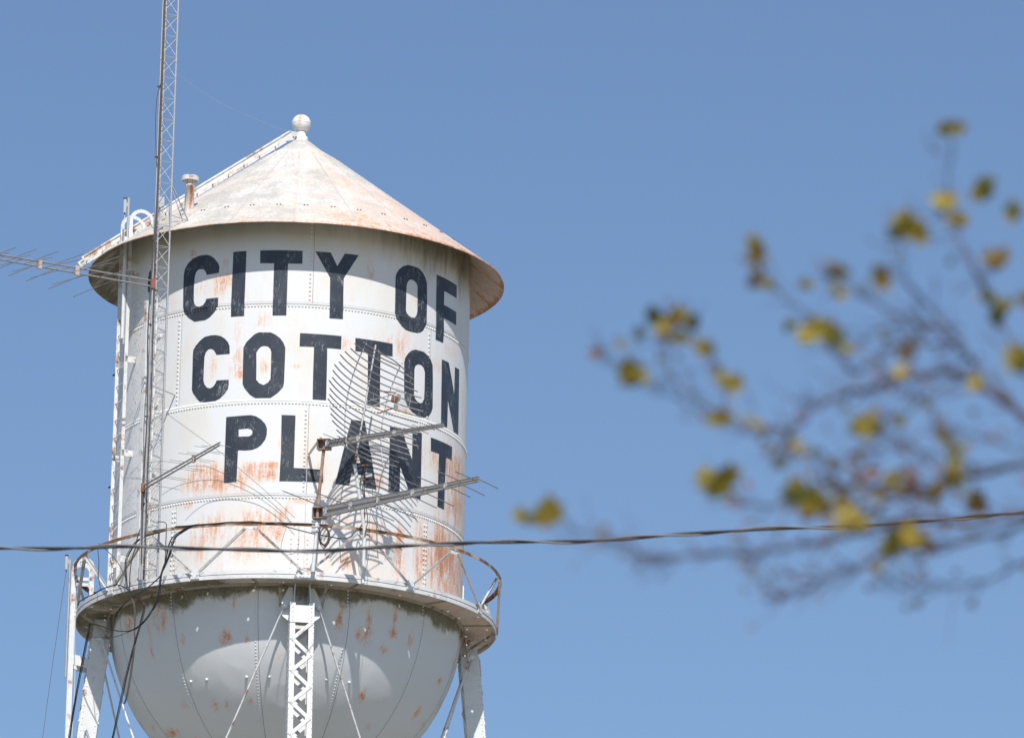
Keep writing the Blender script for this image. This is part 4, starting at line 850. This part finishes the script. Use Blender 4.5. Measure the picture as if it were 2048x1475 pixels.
def bundle(key, r, offs, label, pts=None, mat=None):
    m = MB(); base = [Vector(p) for p in (pts or CAB[key])]
    for j, (dx, dy, dz) in enumerate(offs):
        q = [p+.8*Vector((dx*(.4+.6*abs(sin(i*.7+j))), dy, dz*(.5+.5*cos(i*.9+j)))) for i, p in enumerate(base)]
        m.tube(smooth(q, 6), r, 6)
    return tag(m.build('coaxial_cable', mat or M_cable), label, 'cable', 'loose cables on the tower')
bundle('loop_down', .0060, [(0, 0, 0), (.022, .01, .01), (-.02, -.01, .012)], 'bundle of black cables looping below the rail and down across the bowl')
bundle('loop_b', .0062, [(0, 0, 0), (.018, .01, .014)], 'pair of black cables curving from the rail down and left across the walkway edge')
bundle('loop_c', .0068, [(0, 0, 0), (.022, .01, .016), (-.018, -.008, .01)], 'black cable bundle that sags across the left leg and runs down beside it')
cable('coaxial_cable', 'thin_a', .005, 'thin black cable sagging across the top of the left leg')
cable('coaxial_cable', 'rail_drop', .007, 'short black cable hanging from the rail at the far left bay')
cable('coaxial_cable', 'deck', .010, 'black cable lying along the left edge of the walkway')
cable('coaxial_cable', 'diag', .007, 'grey cable slanting down from the left rail bracket', M_cableg)
cable('coaxial_cable', 'mast_side', .008, 'black cable bent over from the mast and hanging behind the rail', M_cableg)
bundle('pair', .008, [(0, 0, 0), (.022, .008, .0)], 'two grey cables hanging straight down left of the bowl loops', mat=M_cableg)
cable('coaxial_cable', 'span', .010, 'dark cable drooping below the rail between antenna post and dish pole', M_cableg)
cable('coaxial_cable', 'bay', .004, 'thin wire looping down in the bay left of the front leg', M_cableg)
bundle(None, .006, [(0, 0, 0), (.0, .010, .016)], 'thick bundle of black cables tied along the top rail', pts=[P3(a, 3.668, RT-.004+.008*sin(a)) for a in np.arange(-31, -4, 3)])
bundle(None, .006, [(0, 0, 0), (.0, .012, .014)], 'black cables tied along the front rail beside the antenna post', pts=[P3(a, 3.672, RT-.02) for a in np.arange(-6, 8, 2)])
m = MB()
for j in range(7):
    rx, rzz = .078+.006*sin(j*2.1), .155+.012*cos(j*1.7); dx = .014*sin(j*1.3)
    m.tube([(.59+dx+rx*sin(2*pi*k/28), -3.72-.012*j, 30.33-.02*cos(j)+rzz*cos(2*pi*k/28)) for k in range(29)], .007, 6)
tag(m.build('cable_coil', M_cableg), 'oval coil of spare grey cable hanging under the front rail', 'cable coil')
m = MB(); m.tube([(-2.117, -3.1, 32.546), (-1.177, -3.1, 31.89), (-.423, -3.1, 31.262), (.099, -3.1, 30.802)], .0038, 5)
tag(m.build('guy_wire', M_cableg), 'thin straight stay wire slanting across the painted P from the mast', 'wire', 'thin stay wires')
m = MB(); m.tube(smooth([(-1.719, -3.1, 31.632), (-1.511, -3.1, 31.647), (-1.259, -3.1, 31.591), (-.59, -3.1, 31.262), (-.155, -3.1, 30.923), (.103, -3.1, 30.655)]), .0048, 5)
tag(m.build('antenna_lead', M_cableg), 'thin curved lead sagging from the small left antenna down to the rail', 'wire', 'thin stay wires')
m = MB(); m.tube(smooth([(-2.155, -1.9, 38.90), (-1.759, -1.75, 38.67), (-1.322, -1.6, 38.46), (-.886, -1.2, 38.402), (-.42, -.5, 38.44), (-.08, -.1, 38.50)]), .0022, 5)
tag(m.build('roof_stay_wire', M_galv), 'hair-thin wire sagging from the mast to the finial against the sky', 'wire', 'thin stay wires')
m = MB(); m.tube(smooth([(-3.752, -.43, 30.44), (-3.859, -.4, 29.418), (-4.038, -.4, 27.545), (-4.7, -.4, 20), (-5.6, -.4, 10), (-6.2, -.4, GZ)]), .0038, 5)
tag(m.build('lightning_wire', M_cableg), 'thin wire running down leftward from the lower canister beside the outer ladder', 'wire', 'thin stay wires')
m = MB(); m.tube(smooth([(-3.535, -.55, 30.3), (-3.56, -.55, 29.4), (-3.53, -.56, 28.6), (-3.54, -.56, 27.5), (-3.56, -.56, 26.)]), .0055, 5)
tag(m.build('halyard_rope', M_leg), 'pale rope hanging just right of the outer ladder', 'rope')
# clamps on the wall ladder
for z, t_ in ((33.83, 'small dark fitting on the left tank edge level with the word COTTON'), (31.85, 'small dark fitting on the left tank edge level with the word PLANT')):
    m = MB(); b = P3(-72, 3.12, z)
    m.tube([b, P3(-74, 3.12, z+.01)], .008, 6); m.tube([P3(-74, 3.11, z+.01), P3(-76.5, 3.16, z+.01)], .018, 8)
    tag(m.build('side_fitting', M_dark), t_, 'fitting', 'small dark fittings on the tank edge')

# ---- twisted overhead service wire, between tower and tree
WP = smooth([(-31.995, -59.6, 16.264), (-15.997, -59.6, 15.677), (-4.169, -59.6, 15.520), (-2.462, -59.6, 15.531), (-1.333, -59.6, 15.555), (-0.069, -59.6, 15.584), (0.787, -59.6, 15.624), (1.733, -59.6, 15.699), (3.101, -59.6, 15.797), (4.562, -59.6, 15.931), (5.778, -59.6, 16.048), (8.665, -59.6, 16.357), (18.664, -59.6, 17.597), (31.995, -59.6, 19.730)], 70)
T = thing('overhead_wire', (0, -59.6, 15.58), 'dark twisted overhead service wire crossing the whole view in front of the tower', 'wire')
acc = 0; ph = []
for i, p in enumerate(WP):
    if i: acc += (p-WP[i-1]).length
    ph.append(acc)
for j, (rad_, mat) in enumerate(((.0098, M_wire), (.0118, M_cable))):
    m = MB(); q = []
    for p, s_ in zip(WP, ph):
        a = 2*pi*s_/1.12+(0 if j == 0 else pi)+.5*sin(s_*1.3)
        q.append(p+Vector((0, cos(a)*(.011 if j == 0 else .009), sin(a)*(.011 if j == 0 else .009)+.013*sin(s_*2.5)+.006*sin(s_*5.6))))
    m.tube(q, rad_, 7); m.build('bare_conductor' if j == 0 else 'insulated_conductor', mat, T)

# ================================================================== TREE (near, out of focus)
LEAVES = [[1.321,-105.678,4.554,0.039,2],[1.273,-106.009,4.432,0.022,3],[1.253,-106.236,4.213,0.041,0],[1.356,-105.435,4.428,0.041,1],[1.265,-106.235,4.224,0.019,4],[1.129,-106.681,4.018,0.039,3],[1.157,-106.696,4.017,0.049,0],[1.178,-106.285,4.159,0.039,1],[1.353,-105.44,4.356,0.041,0],[1.227,-106.688,3.958,0.019,3],[0.867,-106.552,4.007,0.042,1],[0.842,-106.974,3.868,0.031,2],[0.876,-106.426,3.988,0.032,2],[0.918,-106.13,4.071,0.023,1],[0.993,-106.185,4.057,0.029,0],[1.029,-106.332,4.044,0.033,2],[1.002,-106.925,3.86,0.02,1],[1.021,-106.483,3.959,0.019,1],[1.045,-106.3,3.999,0.021,0],[1.078,-106.847,3.876,0.035,2],[1.054,-106.971,3.832,0.024,1],[1.027,-107.045,3.792,0.018,3],[0.729,-105.605,4.151,0.03,3],[0.746,-105.907,4.044,0.049,0],[0.733,-106.445,3.891,0.042,2],[0.693,-106.544,3.838,0.025,4],[0.814,-105.423,4.194,0.027,3],[0.669,-106.134,3.96,0.019,3],[0.614,-106.535,3.816,0.017,1],[0.613,-105.471,4.106,0.022,4],[0.658,-106.064,3.902,0.043,1],[0.655,-106.321,3.818,0.036,0],[0.686,-105.275,4.139,0.027,2],[0.795,-106.221,3.908,0.031,2],[0.786,-106.246,3.896,0.021,1],[0.76,-105.801,4.011,0.016,3],[0.691,-106.42,3.827,0.017,1],[0.86,-105.518,4.072,0.024,2],[0.805,-106.848,3.66,0.04,0],[0.87,-106.014,3.902,0.022,1],[0.855,-105.71,3.912,0.042,0],[0.814,-106.559,3.684,0.021,4],[0.858,-106.652,3.635,0.03,0],[0.842,-107.096,3.504,0.022,2],[1.017,-105.38,4.207,0.025,3],[0.981,-106.602,3.839,0.051,0],[1.051,-105.408,4.181,0.035,1],[0.992,-106.915,3.733,0.04,3],[0.963,-107.148,3.683,0.023,1],[1.088,-105.922,4.005,0.022,0],[1.209,-105.359,4.196,0.023,0],[1.138,-106.725,3.774,0.032,2],[1.115,-107.117,3.65,0.022,4],[1.112,-106.92,3.669,0.024,0],[1.092,-106.397,3.713,0.048,1],[1.118,-106.227,3.754,0.037,0],[1.179,-106.082,3.812,0.023,1],[0.932,-106.668,3.618,0.024,3],[0.969,-106.218,3.717,0.023,0],[0.931,-107.059,3.476,0.023,1],[0.939,-106.177,3.695,0.023,3],[1.094,-105.504,3.883,0.024,0],[1.054,-105.743,3.837,0.014,3],[1.063,-106.586,3.602,0.017,4],[0.82,-106.154,3.657,0.056,1],[0.863,-105.191,3.925,0.035,0],[0.861,-106.112,3.69,0.023,1],[0.515,-105.403,3.781,0.067,1],[0.493,-105.367,3.781,0.045,0],[0.545,-105.346,3.806,0.039,3],[0.567,-107.039,3.326,0.023,4],[0.933,-106.866,3.45,0.044,3],[0.978,-106.563,3.518,0.041,1],[1.055,-105.742,3.729,0.044,2],[1.022,-105.919,3.669,0.033,4],[1.108,-105.7,3.737,0.044,1],[1.01,-107.053,3.355,0.04,0],[1.071,-106.43,3.517,0.032,2],[1.145,-105.795,3.697,0.026,1],[1.214,-105.566,3.833,0.034,0],[1.111,-106.872,3.468,0.024,1],[1.111,-107.125,3.405,0.031,4],[1.261,-106.096,3.782,0.027,4],[1.294,-105.84,3.844,0.03,1],[1.211,-106.947,3.517,0.035,0],[1.307,-105.82,3.778,0.034,2],[1.23,-106.779,3.535,0.028,0],[1.222,-106.306,3.624,0.029,2],[1.269,-105.574,3.807,0.028,2],[1.211,-105.96,3.617,0.041,0],[1.202,-105.772,3.649,0.038,1],[1.232,-105.259,3.773,0.031,0],[1.24,-105.855,3.635,0.024,3],[1.291,-105.451,3.735,0.026,0],[1.304,-105.482,3.712,0.024,4],[1.141,-106.169,3.494,0.025,0],[1.169,-105.768,3.59,0.018,1],[1.159,-105.745,3.799,0.03,4],[1.152,-105.396,3.888,0.031,4],[1.032,-106.225,3.655,0.027,4],[1.296,-105.672,3.781,0.026,3],[1.117,-106.536,3.539,0.026,2],[1.19,-107.128,3.392,0.022,2],[1.392,-105.837,4.452,0.04,0],[1.328,-106.184,4.257,0.039,1],[1.384,-106.021,4.165,0.043,2],[1.324,-106.331,3.989,0.039,0],[1.343,-106.62,3.816,0.038,1],[1.261,-106.874,3.672,0.037,0],[1.413,-105.842,3.878,0.04,2],[1.424,-105.446,3.904,0.045,1],[1.411,-105.263,3.879,0.041,2],[1.408,-106.094,3.606,0.039,0],[1.334,-106.293,3.502,0.034,1],[1.399,-106.257,4.196,0.039,1],[1.324,-107.148,3.747,0.036,0],[1.489,-105.791,3.947,0.044,1],[1.415,-106.646,3.558,0.041,0],[2.012,-107.073,3.434,0.045,1],[2.033,-107.174,3.615,0.046,1],[2.313,-105.401,3.716,0.034,3],[2.369,-106.746,3.901,0.031,1],[1.355,-106.466,4.122,0.035,3],[1.473,-107.017,3.378,0.03,0],[1.875,-106.601,4.186,0.052,0],[1.61,-106.384,4.157,0.053,1],[1.641,-106.892,3.254,0.04,1],[2.01,-107.151,3.966,0.05,1],[2.603,-106.097,3.555,0.037,2],[1.976,-105.572,3.624,0.037,2],[1.642,-107.005,3.578,0.027,1],[2.345,-105.75,4.545,0.04,2],[2.089,-105.438,4.353,0.044,1],[1.619,-105.951,4.247,0.053,1],[1.786,-106.445,3.946,0.042,3],[1.736,-106.884,3.64,0.028,0],[2.138,-106.928,3.595,0.05,0],[2.406,-105.684,3.616,0.054,2],[1.884,-107.051,3.288,0.033,3],[1.442,-106.745,3.498,0.046,2],[1.432,-106.028,3.481,0.031,2],[2.038,-106.062,4.112,0.033,2],[2.587,-105.933,3.97,0.038,2],[1.696,-106.633,3.485,0.043,1],[2.249,-106.095,3.436,0.033,0],[1.386,-106.961,3.585,0.049,0],[1.636,-106.449,3.743,0.048,3],[2.192,-106.223,4.301,0.054,1],[1.304,-107.19,3.623,0.046,1],[2.419,-107.177,3.594,0.03,3],[1.532,-105.927,4.058,0.034,3],[1.724,-106.323,3.928,0.053,1],[2.506,-106.711,3.841,0.04,1],[1.788,-106.062,4.199,0.041,1],[1.601,-105.379,3.787,0.044,1],[2.026,-107.035,3.685,0.035,0],[1.913,-106.709,3.759,0.041,0],[1.836,-106.092,3.645,0.048,1],[2.125,-106.143,4.445,0.037,0],[2.157,-106.822,3.973,0.04,1],[2.401,-105.401,3.657,0.04,1],[2.078,-106.39,4.388,0.043,2],[1.689,-106.889,3.944,0.035,0],[2.035,-107.106,3.372,0.035,1],[1.735,-106.69,3.331,0.037,1],[2.554,-105.716,3.874,0.055,2],[1.942,-106.731,3.739,0.032,2],[2.684,-105.522,4.166,0.049,1],[2.284,-105.797,4.14,0.046,0],[2.118,-105.516,3.642,0.038,0],[2.305,-106.429,3.725,0.046,0],[1.582,-106.463,3.745,0.043,1],[1.553,-106.933,3.513,0.042,0],[2.409,-107.215,3.179,0.031,1],[1.479,-106.444,3.354,0.04,0],[1.42,-106.122,3.964,0.039,0],[1.346,-107.223,3.899,0.043,2],[1.43,-105.581,4.188,0.038,3]]
BRANCHES = [[[[2.834,-106.087,3.204],[2.261,-106.056,3.513],[1.776,-106.04,3.723],[1.482,-106.031,3.818],[1.328,-105.816,3.986],[1.185,-106.213,3.861],[1.119,-105.997,3.897],[1.035,-105.977,3.869],[0.984,-106.038,3.81],[0.97,-105.8,3.824]],0.016,0.003],[[[1.776,-106.04,3.723],[1.485,-106.013,3.752],[1.359,-105.505,3.86],[1.295,-105.513,3.824],[1.187,-105.826,3.737],[1.14,-105.424,3.854],[1.025,-105.611,3.773],[0.916,-105.736,3.726],[0.87,-105.506,3.828]],0.012,0.0025],[[[1.776,-106.04,3.723],[1.535,-105.998,3.676],[1.332,-106.167,3.595],[1.206,-105.843,3.671],[1.1,-105.937,3.618],[1.045,-105.885,3.617],[0.953,-106.078,3.551],[0.906,-105.903,3.578],[0.817,-106.075,3.535],[0.738,-106.098,3.516],[0.708,-105.933,3.558],[0.671,-105.778,3.623],[0.604,-106.068,3.56],[0.519,-106.232,3.557]],0.01,0.002],[[[1.535,-105.998,3.676],[1.377,-105.718,3.674],[1.218,-105.715,3.649],[1.115,-105.753,3.595],[1.056,-105.754,3.567],[1.022,-105.674,3.566],[0.983,-105.666,3.563],[0.957,-105.526,3.617]],0.008,0.002],[[[1.537,-105.985,3.629],[1.426,-105.532,3.651],[1.322,-105.669,3.592],[1.246,-105.621,3.591],[1.191,-105.685,3.604]],0.006,0.002],[[[1.482,-106.031,3.818],[1.417,-105.505,4.046],[1.328,-105.808,4.04],[1.263,-105.737,4.069],[1.182,-105.858,4.021],[1.132,-105.618,4.041],[1.059,-105.908,4.013],[1.067,-105.532,4.149]],0.007,0.002],[[[1.392,-105.757,3.974],[1.33,-105.794,4.065],[1.259,-105.77,4.153],[1.189,-105.996,4.156],[1.231,-105.678,4.317]],0.006,0.002],[[[1.482,-106.031,3.818],[1.406,-105.806,4.106],[1.313,-106.139,4.127],[1.31,-105.751,4.339],[1.285,-106.061,4.408]],0.007,0.002],[[[1.323,-105.866,4.034],[1.233,-105.957,4.045],[1.143,-106.084,4.046],[1.082,-106.106,4.073],[1.068,-105.905,4.164]],0.005,0.0018],[[[1.329,-105.8,4.084],[1.193,-105.957,4.049],[1.12,-105.635,4.094],[1.002,-105.868,4.095],[0.95,-105.816,4.161],[0.909,-105.93,4.177]],0.005,0.0018],[[[1.015,-105.608,3.93],[0.928,-105.826,3.862],[0.868,-105.5,3.977],[0.812,-105.575,3.996],[0.762,-105.546,4.055],[0.749,-105.587,4.127]],0.004,0.0015],[[[1.01,-105.671,3.913],[0.905,-105.561,3.927],[0.823,-105.577,3.954],[0.738,-105.824,3.934],[0.677,-105.743,3.981],[0.594,-105.893,3.983]],0.004,0.0015],[[[0.862,-105.603,3.948],[0.869,-105.633,3.992],[0.835,-105.505,4.112],[0.787,-105.804,4.076]],0.003,0.0015],[[[1.285,-106.262,3.847],[1.207,-106.467,3.757],[1.175,-106.181,3.796],[1.122,-106.114,3.793]],0.004,0.0015],[[[1.485,-106.013,3.752],[1.328,-106.208,3.754],[1.259,-106.211,3.771],[1.21,-106.112,3.857],[1.121,-106.359,3.814]],0.005,0.0015],[[[1.278,-106.347,3.629],[1.223,-106.193,3.724],[1.155,-106.189,3.733],[1.087,-106.31,3.678],[1.045,-106.12,3.709],[0.978,-106.229,3.702],[0.924,-106.452,3.619]],0.005,0.0015],[[[1.274,-105.742,3.762],[1.219,-105.92,3.656],[1.231,-105.73,3.676],[1.216,-105.618,3.674]],0.003,0.0015],[[[1.184,-105.857,3.728],[1.126,-105.847,3.704],[1.078,-105.705,3.74],[0.992,-106.06,3.668]],0.005,0.002]]

TX, TY = 3.15, -105.9
T = thing('autumn_tree', (TX, TY, GZ), 'blurred near tree at right with thin twigs and sparse yellow and brown leaves', 'tree')
m = MB(); tr = smooth([(TX+.1, TY, GZ-.05), (TX+.03, TY+.05, .2), (TX, TY, 1.8), (TX-.05, TY-.04, 3.2), (TX+.08, TY+.05, 4.6), (TX+.0, TY, 6.0)], 6)
m.tube(tr, .13, 14, r2=.02); m.tube([(TX+.1, TY, GZ-.05), (TX+.09, TY, GZ+.25)], .20, 14, r2=.13); m.build('trunk', M_bark, T)
m = MB(); rt = random.Random(8); tips = []
for P_, r0, r1 in BRANCHES:
    Q = smooth(P_, 5)
    Q = [p+Vector((rt.uniform(-1, 1), rt.uniform(-1, 1), rt.uniform(-1, 1)))*.006 for p in Q]
    m.tube(Q, r0*(.62 if r0 > .007 and P_[-1][2] < 4.2 else .48), 6, r2=r1*.7)
    dens = .88 if (P_[0][2] < 3.9 or r0 > .009) else .62
    for i in range(3, len(Q)-1):
        r_ = r0+(r1-r0)*i/len(Q)
        for c in range(2 if Q[i].x > .55 and Q[i].z < 3.9 else 2):
            if rt.random() < dens:
                d = (Q[i+1]-Q[i]).normalized(); L_ = rt.uniform(.03, .13)
                side = Vector((rt.uniform(-1, .5), rt.uniform(-1, 1), rt.uniform(-.8, 1.1))); e = (d*.9+side*.8).normalized()
                a = Q[i]; b = a+e*L_*.5; c_ = b+(e+Vector((0, 0, rt.uniform(-.2, .5)))).normalized()*L_*.5
                m.tube([a, b, c_], max(r_*.3, .0009), 5, r2=.0006); tips.append(c_)
                if rt.random() < .35: m.tube([b, b+(e+side*.7).normalized()*L_*.4], .0011, 4)
m.tube(smooth([tr[12], (2.95, TY-.05, 2.9), (2.834, -106.087, 3.204)], 5), .03, 8, r2=.017)
for k in range(14):
    h = rt.uniform(2.2, 5.8); a0 = Vector((TX, TY, h)); ang = rt.uniform(-2.2, 1.6); L_ = rt.uniform(.7, 1.5)*(1 if h < 4.5 else .7)
    e = Vector((cos(ang)*.8+.25, sin(ang)*.8, .55)).normalized()
    if e.x < 0 and abs(e.y) < .5: continue
    pts = smooth([a0, a0+e*L_*.5+Vector((0, 0, -.03)), a0+e*L_+Vector((0, 0, .1))], 6); m.tube(pts, .022, 6, r2=.004)
    for p in pts[4:]: 
        for _ in range(2):
            q = p+Vector((rt.uniform(-1, 1), rt.uniform(-1, 1), rt.uniform(-.3, 1)))*.22; m.tube([p, q], .003, 5, r2=.001); LEAVES.append([*q, rt.uniform(.04, .07), rt.choice([0, 1, 2, 3])])
m.build('branches', M_bark, T)
m = MB(); rl_ = random.Random(3)
def leaf(c, s, mi, up):
    n = Vector((rl_.gauss(0, 1), rl_.gauss(0, .6)-1.3, rl_.gauss(0, .8))).normalized(); x = n.cross(Vector((rl_.gauss(0, .3), rl_.gauss(0, .3), 1))).normalized(); y = x.cross(n)*rl_.uniform(.6, 1.1)
    sh = [(0, -.5), (.22, -.38), (.50, -.30), (.36, -.08), (.52, .16), (.26, .18), (.16, .34), (0, .56), (-.16, .34), (-.26, .18), (-.52, .16), (-.36, -.08), (-.50, -.30), (-.22, -.38)]
    vs = [Vector(c)]+[Vector(c)+(x*a+y*b+n*(.45*abs(a)+.25*b*b))*s for a, b in sh]
    m.add(vs, [(0, i+1, (i+1) % 14+1) for i in range(14)], mi)
    st = Vector(c)-y*s*.5; m.add([st, st+Vector((.0012, 0, 0)), st-y*s*.5+Vector((0, 0, .01))], [(0, 1, 2)], 2)
for x, y, z, s, c in [q for i, q in enumerate(LEAVES) if q[0] < 1.33 or i % 3 == 0]:
    k_ = .8 if x < .6 else 1.45
    leaf((x, y, z), s*k_, c, 0)
    for _ in range(2 if s > .03 else 1):
        o_ = Vector((rl_.uniform(-1, 1), rl_.uniform(-1, 1), rl_.uniform(-1, 1)))*s*.50
        leaf(Vector((x, y, z))+o_, s*.95, rl_.choice([c, c, 1, 1, 3]), 0)
for q in tips:
    r_ = rl_.random()
    low = q.x > .85 and q.z < 3.85
    if r_ < (.55 if low else .22): leaf(q, rl_.uniform(.010, .024) if low else rl_.uniform(.007, .014), rl_.choice([4, 4, 4, 2, 2, 1]), 0)
m.build('leaves', M_leaves, T)
